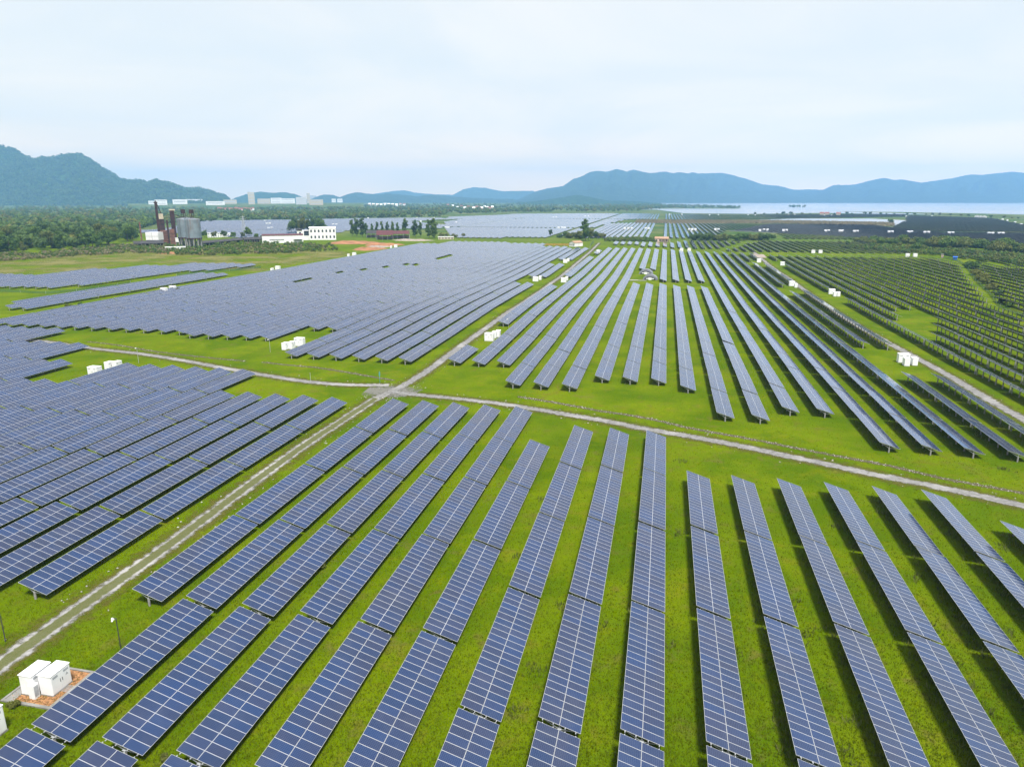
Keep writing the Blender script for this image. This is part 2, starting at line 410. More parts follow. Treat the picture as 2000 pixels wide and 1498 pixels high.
def patch(name, poly, step, lift, mat):
    q = np.array(poly); xs = np.arange(q[:, 0].min(), q[:, 0].max() + step, step); ys = np.arange(q[:, 1].min(), q[:, 1].max() + step, step)
    X, Y = np.meshgrid(xs, ys); V = np.stack([X, Y, gz(X, Y) + lift], -1).reshape(-1, 3)
    k = len(xs); i = np.arange(len(V)).reshape(len(ys), k)
    Q = np.stack([i[:-1, :-1], i[:-1, 1:], i[1:, 1:], i[1:, :-1]], -1).reshape(-1, 4)
    Q = Q[inside(V[Q][:, :, :2].mean(1), poly)]
    keep_ = np.unique(Q); re = np.zeros(len(V), int); re[keep_] = np.arange(len(keep_))
    return tag(link(name, npmesh(name, V[keep_], re[Q], mat, smooth=True)), kind='structure')
def inside(P, poly):
    x, y = P[:, 0], P[:, 1]; r = np.zeros(len(P), bool); q = np.array(poly)
    for a, b in zip(q, np.roll(q, -1, axis=0)):
        c = ((a[1] > y) != (b[1] > y)) & (x < (b[0] - a[0]) * (y - a[1]) / (b[1] - a[1] + 1e-12) + a[0]); r ^= c
    return r
def blotch(name, a, b, s1, strength):
    n = N(name); p = n.world()
    c = n.mix(n.ramp(n.noise(p, 1.2, 4, .7), .35, .65), a, b)
    n.l(n.math('MULTIPLY', n.ramp(n.noise(p, s1, 5, .65), .38, .62), strength), n.b.inputs['Alpha'])
    return n.done(c, .95, 0, .1)
patch('pale_meadow', px([(-60, 540), (-60, 503), (140, 497), (300, 490), (480, 484), (640, 486), (700, 496), (560, 518), (500, 530), (300, 512), (150, 528)]), 4, .02, blotch('dry_meadow', (.155, .150, .030), (.20, .18, .07), .03, .8))
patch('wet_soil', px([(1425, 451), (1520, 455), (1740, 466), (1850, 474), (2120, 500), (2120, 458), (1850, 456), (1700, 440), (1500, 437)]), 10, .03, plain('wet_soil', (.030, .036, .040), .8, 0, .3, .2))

# ------------------------------------------------------------------ solar tables
PITCHX, X0 = 7.2, 2.28          # rows run along y; low edge of row k at X0 + 7.2 k
L, TP, HALF = 20.32, 20.83, 1.9  # table length, pitch along the row, half of its plan width
ZC, TILT = 1.5, math.atan(1.2 / 3.8)
ct, st = math.cos(TILT), math.sin(TILT)
SL = 3.985
def slope_pt(s, y, off=0.0):
    """s runs from -1 (high edge) to 1 (low edge)"""
    return (s * SL / 2 * ct + off * st, y, ZC - s * SL / 2 * st + off * ct)
def slab_mesh(n, rows=2):
    """n x 2 modules as one thin slab"""
    ln = n * 1.016
    V = [slope_pt(a, y, o) for o in (0.04, 0.0) for a, y in ((-1, 0), (1, 0), (1, ln), (-1, ln))]
    Q = [(0, 1, 2, 3), (7, 6, 5, 4), (0, 4, 5, 1), (1, 5, 6, 2), (2, 6, 7, 3), (3, 7, 4, 0)]
    uv = [[(0, 0), (0, 2), (n, 2), (n, 0)]] + [[(0, 0)] * 4] * 5
    return npmesh('panel_array', V, Q, [PANEL, BACK, ALU], uv=np.array(uv, float).reshape(-1, 2), mi=[0, 1, 2, 2, 2, 2])
def module_mesh():
    a, b, t = 1.0 / 2, 1.968 / 2, .04
    V = [(x * ct + o * st, y, -x * st + o * ct) for o in (t, 0) for x, y in ((-b, -a), (b, -a), (b, a), (-b, a))]
    Q = [(0, 1, 2, 3), (7, 6, 5, 4), (0, 4, 5, 1), (1, 5, 6, 2), (2, 6, 7, 3), (3, 7, 4, 0)]
    uv = [[(0.001, 0.001), (0.001, .999), (.999, .999), (.999, 0.001)]] + [[(0, 0)] * 4] * 5
    return npmesh('solar_module', V, Q, [PANEL, BACK, ALU], uv=np.array(uv, float).reshape(-1, 2), mi=[0, 1, 2, 2, 2, 2])
SLABS = {n: slab_mesh(n) for n in (20, 10)}
MODULE = module_mesh()
def pile_mesh():
    m = MB(); m.tube((0, 0, -2.6), (0, 0, .98), .15, .14, 10, 0); m.tube((0, 0, .98), (0, 0, 1.36), .055, .055, 8, 1)
    m.box(-.17, .17, -.17, .17, .98, 1.01, 1)
    return m.mesh('pile', [CONC, STEEL])
def brace_mesh():
    m = MB()
    m.bar(slope_pt(-.93, 0, -.13), slope_pt(.93, 0, -.13), .07, .1)
    m.bar((0, 0, .92), slope_pt(-.72, 0, -.18), .06); m.bar((0, 0, .92), slope_pt(.80, 0, -.18), .05)
    return m.mesh('brace', [STEEL])
def rail_mesh():
    m = MB(); m.box(-.03, .03, -.16, L + .16, -.075, -.004); return m.mesh('rail', [ALU])
PILE, BRACE, RAIL = pile_mesh(), brace_mesh(), rail_mesh()
def support_mesh():
    m = MB(); m.tube((0, 0, -2.6), (0, 0, .98), .15, .14, 6, 0); m.tube((0, 0, .98), (0, 0, 1.36), .055, .055, 5, 1)
    m.bar(slope_pt(-.93, 0, -.1), slope_pt(.93, 0, -.1), .07, .1, 1)
    m.bar((0, 0, .92), slope_pt(-.72, 0, -.15), .06, None, 1); m.bar((0, 0, .92), slope_pt(.80, 0, -.15), .05, None, 1)
    return m.mesh('support_post', [CONC, STEEL])
SUPPORT = support_mesh()
PILE_Y = [.22 + 3.95 * q for q in range(6)]

TABLES = []     # dict(k, y, n, block, row_no, pos)
def run(block, k, top=None, bottom=None, n=None, half=False):
    """tables of one stretch of row k between two ends"""
    got = []
    if top is not None and bottom is not None:
        cnt = (top - bottom + .5) / TP; n = int(cnt); half = (cnt - n) > .42
    if bottom is not None:
        ys = [(bottom + j * TP, 20) for j in range(n)] + ([(bottom + n * TP, 10)] if half else [])
    else:
        ys = [(top - L - j * TP, 20) for j in range(n)][::-1]
    for y, m in ys: TABLES.append(dict(k=k, y=y, n=m, block=block))
# near field, both sides of the wheel track
for k in range(-8, 11):
    if k == -8: run('NR', k, top=145.2, n=4)
    else:
        top = 145.2 if k <= -4 else 124.3 if k == -3 else 134.6 if k <= 0 else 113.9 if k <= 6 else 104.2
        run('NR', k, top=top, n=int((top - 14) / TP))
for k in range(-40, -9):
    top = 143.6 if k >= -14 else 164.2 if k >= -20 else 144.0 if k >= -22 else 163.8 if k >= -24 else 185.6 if k >= -28 else 206.4
    run('NL', k, top=top, n=4 if k == -10 else int((top - 18) / TP))
# middle field beyond the junction, west of the track
FARML = lambda k: 673 if k >= -12 else 690 if k >= -16 else 735 if k >= -22 else 752 if k >= -31 else 705
for k in range(-34, -9):
    b = 186.2 if k >= -15 else 228.3 if k >= -17 else 208.0 if k >= -22 else 212.2
    if k >= -11:
        run('ML', k, bottom=b, top=384.6); run('ML', k, bottom=423.6, top=506.8); run('ML', k, bottom=547.0, top=673)
    else: run('ML', k, bottom=b, top=FARML(k))
# middle field, east of the track
run('MR', -8, bottom=187.7, n=1); run('MR', -8, bottom=251.0, n=6); run('MR', -8, bottom=429.5, n=7); run('MR', -8, bottom=608.5, n=2)
for k in range(-7, 11):
    segs = {-7: [(187.7, 687)], -6: [(188, 687)], -2: [(177, 397), (483.4, 673)], -1: [(177, 397), (483.4, 673)], 0: [(177.3, 398), (418.3, 674)],
            1: [(171.5, 391), (418.6, 674)], 2: [(150, 390), (419, 664)], 3: [(150, 390), (418.5, 658)], 6: [(136.7, 648)], 7: [(136.8, 646)], 8: [(136.8, 646)],
            9: [(136.5, 199.5), (242.9, 388), (412.1, 548), (574, 646)], 10: [(136.5, 199.5), (242.2, 390), (424, 546), (588, 646)]}.get(k)
    if segs is None: segs = [(166.9, 687)] if k <= -3 else [(157.5, 648)]
    for a, b in segs: run('MR', k, bottom=a, top=b)
# behind the crossing path
for k in range(-7, 30):
    if k <= -4: s_ = [(737, 779)]
    elif k <= 0: s_ = [(711, 774)]
    elif k <= 7: s_ = [(700 + max(0, k - 5) * 4, 765 + 17 * min(k, 4))]
    elif k <= 11: s_ = [(731 + (k - 8) * 26, 831), (672, 696 + (k - 8) * 23)]
    elif k <= 14: s_ = [(675, 806 + (k - 12) * 14)]
    else: s_ = [(675, 850)]
    for a, b in s_:
        if b - a > 9: run('MR2', k, bottom=a, top=b)
# east field behind the second track, cut by the netting fence
FENCE = px([(2110, 660), (2000, 612), (1955, 593), (1935, 570), (1915, 552), (1900, 536), (1888, 519), (1868, 508), (1838, 503)])
FENCE = [np.array(q) for q in FENCE]
def fence_y(x):
    P = sorted([(q[0], q[1]) for q in FENCE]); return np.interp(x, [q[0] for q in P], [q[1] for q in P], left=100)
for k in range(12, 30):
    x = X0 + PITCHX * k
    b0 = max(150 if k == 12 else 140, fence_y(x) + 9) if k > 15 or True else 150
    if k == 12: s_ = [(b0, 364.5), (397, 545), (588, 634)]
    elif k == 13: s_ = [(b0, 272), (308, 634)]
    elif k == 14: s_ = [(b0, 294), (335, 634)]
    elif k == 15: s_ = [(b0, 312), (340, 634)]
    else: s_ = [(b0, 636)]
    for a, b in s_:
        if b - a > 15: run('RB', k, bottom=a, top=b)
# western strips
for k in (-39, -38, -37): run('UL', k, bottom=256 if k == -39 else 246, top=393)
for k in range(-62, -39):
    a, b = (437, 459) if k == -40 else (412, 455) if k == -41 else (405, 456) if k == -42 else (322, 458) if k == -43 else (309, 456) if k > -47 else (307, 432) if k > -50 else (307, 402) if k > -52 else (306, 362)
    run('UL', k, bottom=a, top=b)
# gaps left inside the middle field
HOLES = [(-28, 352, 388), (-28, 400, 408), (-27, 421, 430), (-26, 444, 453), (-25, 462, 471), (-24, 478, 487), (-24, 531, 560)]
out_ = []
for t in TABLES:
    if t['block'] == 'ML':
        bad = False
        for (hk, a, b) in HOLES:
            mid = (a + b) / 2
            if t['k'] == hk and t['y'] < mid < t['y'] + TP:
                if b - a > 15: bad = True
                else: t['n'] = 10
            elif t['k'] == hk and b - a > 15 and a < t['y'] + 10 < b: bad = True
        if bad: continue
    out_.append(t)
TABLES = out_

# far fields: outlines surveyed on the ground, filled with the same rows
FAR = {
 'F6': px([(905, 466), (1060, 466), (1120, 461), (1145, 450), (1200, 436), (1255, 424), (1278, 418), (1150, 418), (1010, 419), (940, 424), (870, 435), (872, 450), (885, 462)]),
 'F7': px([(225, 455), (320, 450), (400, 433), (600, 430.5), (700, 428.5), (862, 426.5), (872, 429), (800, 434), (868, 441), (868, 447), (700, 450), (640, 459), (470, 466), (400, 456), (250, 457)]),
 'F7b': px([(870, 430), (1000, 424.5), (1020, 419.5), (880, 425)]),
 'F3': px([(1180, 466), (1395, 466), (1425, 449), (1515, 453), (1540, 467), (1700, 469), (1745, 467), (1860, 478), (2090, 505), (2090, 458), (1850, 456), (1700, 440), (1500, 437), (1240, 437), (1205, 447), (1178, 460)]),
 'F3w': px([(1130, 466), (1178, 466), (1240, 437), (1190, 438)]),
 'F4': px([(1200, 430), (1390, 430), (1500, 429), (1560, 427), (1770, 424), (1770, 419.5), (1470, 419.8), (1300, 418.8), (1225, 423)]),
 'F5': px([(1740, 447), (1772, 433), (1772, 421.5), (1850, 424), (1940, 427), (1975, 435), (2090, 455), (2090, 466), (1850, 456)]),
 'F8': px([(1820, 491), (1880, 487), (1960, 494), (2090, 512), (2090, 526), (1960, 512), (1880, 503)]),
 'F9': px([(1908, 519), (1935, 514), (2000, 520), (2090, 535), (2090, 640), (2000, 602), (1962, 580), (1935, 549)]),
}
GAPROWS = (1122, 1432)
for nm, poly in FAR.items():
    q = np.array(poly); k0, k1 = int((q[:, 0].min() - X0) / PITCHX) - 1, int((q[:, 0].max() - X0) / PITCHX) + 2
    ph = {'F8': 3.0, 'F9': 5.0}.get(nm, 0)
    for k in range(k0, k1):
        ys = np.arange(q[:, 1].min() + (k % 3) * 0, q[:, 1].max(), TP)
        P = np.stack([np.full_like(ys, X0 + PITCHX * k), ys + 10], 1)
        for (x, y), ok in zip(P, inside(P, poly)):
            if not ok: continue
            if nm in ('F3', 'F4', 'F6') and (abs(y - 1128) < 9 or abs(y - 1650) < 10 or (nm != 'F6' and k in (-1, -2)) or (nm == 'F6' and k % 28 == 9)): continue
            if nm == 'F7' and (abs(y % 230 - 40) < 12): continue
            if nm == 'F5' and abs(y - 1110) < 9: continue
            if nm == 'F9' and rng.random() < .04: continue
            TABLES.append(dict(k=k, y=y - 10, n=20, block=nm))
# keep what the frame can show and rate each table by the area it shows
keep = []
for t in TABLES:
    xc = X0 + PITCHX * t['k'] - HALF; ln = t['n'] * 1.016
    e0, e1 = float(swell(xc, t['y'])), float(swell(xc, t['y'] + ln))
    if t['block'] in ('F8', 'F9'): e0 -= .3; e1 -= .3
    t['x'] = xc; t['z'] = e0 + rng.normal(0, .03); t['rot'] = math.atan2(e1 - e0, ln) + rng.normal(0, .0016); t['ln'] = ln
    P = np.array([slope_pt(a, y) for a, y in ((-1, 0), (1, 0), (1, ln), (-1, ln))]) + np.array([xc, t['y'], e0])
    u, v, zc = proj(P)
    if (zc < 5).all() or u.max() < -25 or u.min() > 2025 or v.min() > 1520: continue
    cu, cv = np.clip(u, 0, 2000), np.clip(v, 0, 1498)
    t['area'] = abs(sum(cu[i] * cv[(i + 1) % 4] - cu[(i + 1) % 4] * cv[i] for i in range(4))) / 2
    t['mod'] = abs(sum(u[i] * v[(i + 1) % 4] - u[(i + 1) % 4] * v[i] for i in range(4))) / 2 / (2 * t['n']) / 3.81
    keep.append(t)
TABLES = keep
ORD = ['', 'first', 'second', 'third', 'fourth', 'fifth', 'sixth', 'seventh', 'eighth', 'ninth', 'tenth', 'eleventh', 'twelfth', 'thirteenth', 'fourteenth', 'fifteenth', 'sixteenth',
       'seventeenth', 'eighteenth', 'nineteenth', 'twentieth', 'twenty-first', 'twenty-second', 'twenty-third', 'twenty-fourth', 'twenty-fifth', 'twenty-sixth', 'twenty-seventh', 'twenty-eighth', 'twenty-ninth', 'thirtieth', 'thirty-first', 'thirty-second', 'thirty-third']
best = sorted([t for t in TABLES if not t['block'].startswith('F')], key=lambda t: -t['area'])[:296]
best_id = {id(t) for t in best}
rows = {}
for t in TABLES: rows.setdefault((t['block'], t['k']), []).append(t)
for (b, k), ts in rows.items():
    ts.sort(key=lambda t: t['y'])
    for j, t in enumerate(ts): t['j'] = j + 1; t['jr'] = len(ts) - j
def table_label(t):
    b, k = t['block'], t['k']
    if b == 'NR':
        r = ORD[k + 9]; return f"blue solar table, {r} row east of the wheel track, {ORD[t['jr']]} table from the crossing path"
    if b == 'NL':
        r = ORD[-9 - k]; return f"blue solar table, {r} row west of wheel track, {ORD[t['jr']]} from its far end"
    if b == 'ML':
        r = ORD[-9 - k]; return f"grey table past the junction, {r} row west of pale track, {ORD[t['j']]} from near end"
    if b == 'MR':
        r = ORD[k + 9]; return f"grey table past the junction, {r} row east of pale track, {ORD[t['j']]} from near end"
    if b == 'RB':
        return f"steeply seen table past the winding track, {ORD[k - 11]} row behind it, {ORD[t['j']]} from near end"
    return f"table in the pale western strip by the meadow, {ORD[min(33, -36 - k)]} row, {ORD[t['j']]} from near end"
GROUPS = {'NR': 'solar tables between the wheel track and the crossing path', 'NL': 'solar tables west of the wheel track', 'ML': 'solar tables beyond the junction, west', 'MR': 'solar tables beyond the junction, east', 'RB': 'solar tables past the winding track', 'UL': 'solar tables in the western strips', 'MR2': 'solar tables behind the cross path'}
RAILS_S = (-.78, -.28, .28, .78)
n_mod = 0
for t in sorted(best, key=lambda t: -t['area']):
    root = empty('solar_table', (t['x'], t['y'], t['z']), 0, table_label(t), 'solar table', GROUPS.get(t['block']))
    root.rotation_euler = (t['rot'], rng.normal(0, .003), rng.normal(0, .0008))
    near = t['mod'] > 95 and t['n'] == 20
    if near:
        n_mod += 1
        for a in (-.5, .5):
            for j in range(20):
                q = link('solar_module', MODULE, root, slope_pt(a, .508 + 1.016 * j)); q.rotation_euler = (rng.normal(0, .0016), rng.normal(0, .0022), 0)
        for s_ in RAILS_S: link('rail', RAIL, root, slope_pt(s_, 0))
    else: link('panel_array', SLABS[t['n']], root)
    for y in PILE_Y:
        if y > t['ln']: continue
        if near:
            p_ = link('pile', PILE, root, (0, y, 0)); link('brace', BRACE, p_)
        else: link('support_post', SUPPORT, root, (0, y, 0))
print('tables', len(TABLES), 'single', len(best), 'with modules', n_mod)
# everything farther: one object
rest = [t for t in TABLES if id(t) not in best_id]
SV = np.array([v.co[:] for v in SLABS[20].vertices]); SQ = np.array([p.vertices[:] for p in SLABS[20].polygons])
n = len(rest)
T0 = np.array([[t['x'], t['y'], t['z'], t['rot'], t['n'] / 20] for t in rest])
V = SV[None] * np.stack([np.ones(n), T0[:, 4], np.ones(n)], 1)[:, None, :]
jit = rng.normal(0, .006, n)
V[..., 2] += V[..., 1] * np.tan(T0[:, 3])[:, None] - V[..., 0] * jit[:, None]
V = V + T0[:, None, :3]
Q = SQ[None] + 8 * np.arange(n)[:, None, None]
uvq = np.zeros((n, 6, 4, 2)); uvq[:, 0] = [(0, 0), (0, 2), (20, 2), (20, 0)]; uvq[:, 0, :, 0] *= T0[:, 4][:, None]
mi = np.tile([0, 1, 2, 2, 2, 2], n)
VV, QQ, UU, MM = [V.reshape(-1, 3)], [Q.reshape(-1, 4)], [uvq.reshape(-1, 2)], [mi]
base = n * 8
PP = np.array([(t['x'], t['y'] + y, t['z']) for t in rest if t['y'] < 900 for y in PILE_Y if y < t['ln']])
if len(PP):
    q = .14; hb = np.array([(-q, -q), (q, -q), (q, q), (-q, q)])
    m = len(PP); Z0 = gz(PP[:, 0], PP[:, 1]) - .4
    B = np.zeros((m, 8, 3)); B[:, :, :2] = np.concatenate([hb, hb * .8])[None] + PP[:, None, :2]; B[:, :4, 2] = Z0[:, None]; B[:, 4:, 2] = PP[:, None, 2] + 1.4
    fq = np.array([(0, 1, 5, 4), (1, 2, 6, 5), (2, 3, 7, 6), (3, 0, 4, 7)])
    VV.append(B.reshape(-1, 3)); QQ.append((fq[None] + 8 * np.arange(m)[:, None, None]).reshape(-1, 4) + base); UU.append(np.zeros((m * 16, 2))); MM.append(np.full(m * 4, 3))
o = link('solar_tables', npmesh('solar_tables', np.concatenate(VV), np.concatenate(QQ), [PANEL, BACK, ALU, CONC], uv=np.concatenate(UU), mi=np.concatenate(MM)))
tag(o, kind='stuff')

# look of the day
HAZE_D, HAZE_C, SUN_E, EXPO = 9.5e-5, (.29, .595, 1.0, 1), 5.0, 0.5
SKY, SKY_K = [(0.0, (2.15, 1.45, .74)), (.09, (1.18, 1.08, .95)), (.17, (1.02, 1.01, .97)), (.36, (1.0, 1.0, 1.0)), (.8, (.84, .87, .92))], 7.2
# ------------------------------------------------------------------ grass and weeds close to the camera
def path_dist(P):
    d = np.full(len(P), 1e9)
    for t in PATHS:
        for q in t[::1]:
            d = np.minimum(d, (P[:, 0] - q[0]) ** 2 + (P[:, 1] - q[1]) ** 2)
    return np.sqrt(d)
def tufts(name, P, hmin, hmax, mat, blades=3, lean=.5, wid=.35):
    n = len(P); m = n * blades
    B = np.repeat(P, blades, axis=0) + np.concatenate([rng.normal(0, .10, (m, 2)) * (hmax / .3), np.zeros((m, 1))], 1)
    h = rng.uniform(hmin, hmax, m); a = rng.uniform(0, 6.283, m); le = rng.uniform(.1, lean, m) * h; b = rng.uniform(0, 6.283, m)
    w = h * wid * .5
    dx, dy = np.cos(a) * w, np.sin(a) * w
    V = np.stack([B + np.stack([-dx, -dy, 0 * h - .02], 1), B + np.stack([dx, dy, 0 * h - .02], 1), B + np.stack([np.cos(b) * le, np.sin(b) * le, h], 1)], 1)
    Fc = np.arange(m * 3).reshape(-1, 3)
    return tag(link(name, npmesh(name, V.reshape(-1, 3), Fc, mat)), kind='stuff')
uv_ = np.stack([rng.uniform(-20, 2020, 95000), 660 + 870 * rng.random(95000) ** .75], 1)
G = np.array([at(u, v) for u, v in uv_])
G = G[path_dist(G) > 2.0]; G[:, 2] = gz(G[:, 0], G[:, 1])
tufts('grass', G, .08, .26, BLADE, 3)
# taller weeds in the drip lines under the tables and in odd clumps
W = []
for t in best:
    if t['y'] < 215 and t['x'] > -20:
        c = int(70 if t['y'] < 120 else 36)
        e = rng.random(c)
        x = t['x'] - HALF + rng.normal(.9, .5, c); y = t['y'] + rng.uniform(0, t['ln'], c)
        W.append(np.stack([x, y, gz(x, y)], 1))
for q in range(46):
    c0 = at(rng.uniform(1000, 1980), rng.uniform(900, 1490))
    W.append(np.array([(c0[0] + rng.normal(0, .5), c0[1] + rng.normal(0, .6), 0) for _ in range(12)]))
W = np.concatenate(W); tufts('tall_weeds', W, .25, .62, LEAFO, 4, .6, .3)

# ------------------------------------------------------------------ cabinets
def cabinet_tree(w, d, h, detail, face='+x'):
    """white equipment cabinet standing on its plinth, origin at the middle of its foot; face: the side of the doors"""
    r = empty('equipment_cabinet', (0, 0, 0))
    m = MB(); m.box(-w / 2 - .05, w / 2 + .05, -d / 2 - .05, d / 2 + .05, -.6, .14); m.build('plinth', SLAB, r)
    m = MB(); m.box(-w / 2, w / 2, -d / 2, d / 2, .14, h - .1); m.build('body', WHITE, r, bevel=.02)
    m = MB(); m.box(-w / 2 - .05, w / 2 + .05, -d / 2 - .05, d / 2 + .05, h - .1, h - .02); m.box(-w / 2 - .045, w / 2 + .045, -d / 2 - .045, d / 2 + .045, h - .02, h + .07, 0, None, .72)
    m.build('roof', WHITEROOF, r)
    if detail:
        Lf = d if face == '+x' else w
        def put(a0, a1, z0, z1, off, th):
            if face == '+x': return (w / 2 + off, w / 2 + off + th, a0, a1, z0, z1)
            return (a0, a1, -d / 2 - off - th, -d / 2 - off, z0, z1)
        for s_ in (-1, 1):
            m = MB(); a, b = sorted((s_ * .02, s_ * (Lf / 2 - .06))); m.box(*put(a, b, .22, h - .2, 0, .025)); dr = m.build('door', WHITE, r)
            m = MB(); a = s_ * .12; m.box(*put(a - .02, a + .02, h * .45, h * .6, .025, .03)); m.build('handle', DARK, dr)
            m = MB(); c = s_ * Lf * .28
            for i_ in range(5): m.box(*put(c - Lf * .13, c + Lf * .13, h * .77 + i_ * .05, h * .77 + i_ * .05 + .028, .025, .012))
            m.build('vent', GREYP, dr)
        if detail > 1:
            m = MB(); c = Lf * .3
            q = [put(c - .16, c - .16, h * .55, h * .55, .027, .002), ]
            x_ = w / 2 + .029 if face == '+x' else None
            tri = [(c - .17, h * .56), (c + .17, h * .56), (c, h * .56 + .29)]
            m.poly([(x_, a, z) if face == '+x' else (a, -d / 2 - .029, z) for a, z in tri]); m.build('warning_sign', GREYP, r)
    return r
def ground_at(u, v):
    P = at(u, v)
    for _ in range(3): P = at(u, v, float(gz(P[0], P[1])))
    return P
def place_cab(proto, P, label, group=None, rz=0.0, used=set()):
    o = proto if proto.name not in used else copy_tree(proto)
    used.add(proto.name); used.add(o.name)
    o.location = (float(P[0]), float(P[1]), float(P[2])); o.rotation_euler = (0, 0, rz)
    return tag(o, label, 'cabinet', group)
big = cabinet_tree(3.0, 1.9, 2.75, 2, '-y'); small = cabinet_tree(1.42, 2.25, 2.3, 2, '+x'); tiny = cabinet_tree(3.4, 3.0, 2.9, 0)
place_cab(small, (-57.86, 47.75, 0), 'white cabinet on the orange gravel pad, on the side by the track')
place_cab(small, (-56.02, 48.1, 0), 'white cabinet with two marked doors facing the blue table, on the gravel pad', None)
place_cab(big, (-56.75, 40.95, 0), 'white louvred cabinet cut by the frame edge, below the gravel pad', None, R(90))
m = MB(); e_ = empty('switch_box', (-57.0, 46.55, 0), 0, 'slim white box standing between the two cabinets on the gravel pad', 'switch box')
m.box(-.32, .32, -.3, .3, 0, 1.55); m.build('body', WHITE, e_, bevel=.015)
m = MB(); m.box(.322, .34, -.22, .22, .3, 1.4); m.build('door', GREYP, e_)
# pad of the near station
pad = empty('cabinet_pad', (-56.6, 48.0, 0), 0, 'kerbed concrete pad filled with orange gravel under two white cabinets', 'pad')
m = MB(); m.box(-2.95, 2.1, -2.3, 2.7, -.3, .06); m.build('gravel_fill', CHIPS, pad)
m = MB()
for a in ((-3.2, 2.35, -2.6, -2.3), (-3.2, 2.35, 2.7, 2.95), (-3.2, -2.95, -2.3, 2.7), (2.1, 2.35, -2.3, 2.7)): m.box(*a, -.3, .16)
m.build('kerb', SLAB, pad)
m = MB(); m.box(-2.93, -2.0, -2.28, 1.2, .062, .11); m.build('paving', SLAB, pad)
m = MB()
for i_ in range(7): m.bar((1.3, -.25 + i_ * .14, .16), (2.3, -.25 + i_ * .14, .16), .03)
for s_ in (1.3, 2.3): m.bar((s_, -.3, .16), (s_, .65, .16), .03)
m.build('drain_grate', STEEL, pad)
P_ = rng.uniform(-1, 1, (900, 2)) * np.array([2.45, 2.4]) + np.array([-56.9, 48.2]); ch = rocks('gravel_chips', P_, .03, .08, CHIPS)
ch.location.z = .06; ch.parent = None; tag(ch, kind='stuff')

CABS = [('B', 187, 735, 'large white cabinet in the grass corner behind the blue tables, by the pale track'), ('S', 215, 722, 'small white cabinet near the lamp pole behind the blue tables'), ('S', 230, 721, 'small white cabinet half hidden by the topmost blue table, beside its twin'),
 ('S', 558, 683, 'small white cabinet on a pale slab in the notch of the middle field'), ('S', 570, 681, 'small white cabinet touching its twin and the table in the notch'), ('B', 586, 676, 'large white cabinet in the notch of the middle field'),
 ('B', 956, 666, 'large white cabinet beside the pale track past the junction'), ('S', 966, 660, 'small white cabinet just behind the large one beside the pale track'), ('S', 973, 658, 'small white cabinet against the first long table row by the pale track'),
 ('B', 1763, 708, 'large white cabinet on the lawn by the winding grey track'), ('S', 1769, 714, 'small white cabinet on a brick-edged slab by the winding grey track'), ('S', 1784, 713, 'small white cabinet closest to the winding grey track, on the slab'),
 ('B', 1624, 575, 'large white cabinet past the winding track, at a row end'), ('S', 1637, 579, 'small white cabinet with its twin past the winding track'), ('S', 1630, 579, 'small white cabinet squeezed between two others past the winding track'),
 ('B', 1546, 559, 'large white cabinet on the inner side of the winding track'), ('S', 1554, 562, 'small white cabinet on the inner side of the winding track'),
 ('B', 1482, 513, 'white cabinet at the head of the winding track, beside stone rubble'), ('B', 1528, 519, 'white cabinet on a raised deck past the head of the winding track'),
 ('B', 1046, 550, 'large white cabinet west of the pale track, first gap in the edge row'), ('S', 1055, 547, 'small white cabinet west of the pale track, first gap in the edge row'),
 ('B', 1101, 552, 'large white cabinet east of the pale track between two table stretches'), ('S', 1107, 548, 'small white cabinet east of the pale track between two table stretches'),
 ('B', 1104, 514, 'large white cabinet west of the pale track, second gap in the edge row'), ('S', 1110, 511, 'small white cabinet west of the pale track, second gap in the edge row'),
 ('B', 1168, 495, 'white cabinet east of the pale track where it reaches the cross path'),
 ('B', 321, 573, 'large white cabinet on the strip between the two western table fields'), ('B', 338, 569, 'white cabinet behind a dark bush between the western table fields'),
 ('S', 532, 531, 'white cabinet on the meadow edge, nearer of the first pair'), ('B', 543, 528, 'white cabinet on the meadow edge, further of the first pair'),
 ('S', 681, 502, 'white cabinet on the meadow edge below the soil heaps, nearer one'), ('B', 692, 500, 'white cabinet on the meadow edge below the soil heaps, further one'),
 ('S', 764, 485, 'white cabinet under the maroon roofed shed, nearer one'), ('B', 773, 484, 'white cabinet under the maroon roofed shed, further one'),
 ('B', 1331, 491, 'white cabinet behind the cross path near the tan roofed house'), ('B', 1346, 491, 'white cabinet behind the cross path, second from the tan roofed house'),
 ('B', 1588, 495, 'white cabinet behind the cross path, first of the middle pair'), ('B', 1602, 495, 'white cabinet behind the cross path, second of the middle pair'),
 ('B', 1772, 502, 'white cabinet at the far end of the cross path'), ('B', 1787, 502, 'white cabinet at the far end of the cross path, close to the fence')]
for ty, u, v, lab in CABS:
    P = ground_at(u, v); place_cab(big if ty == 'B' else small, P, lab, 'white cabinets among the table fields', rng.normal(0, .02))
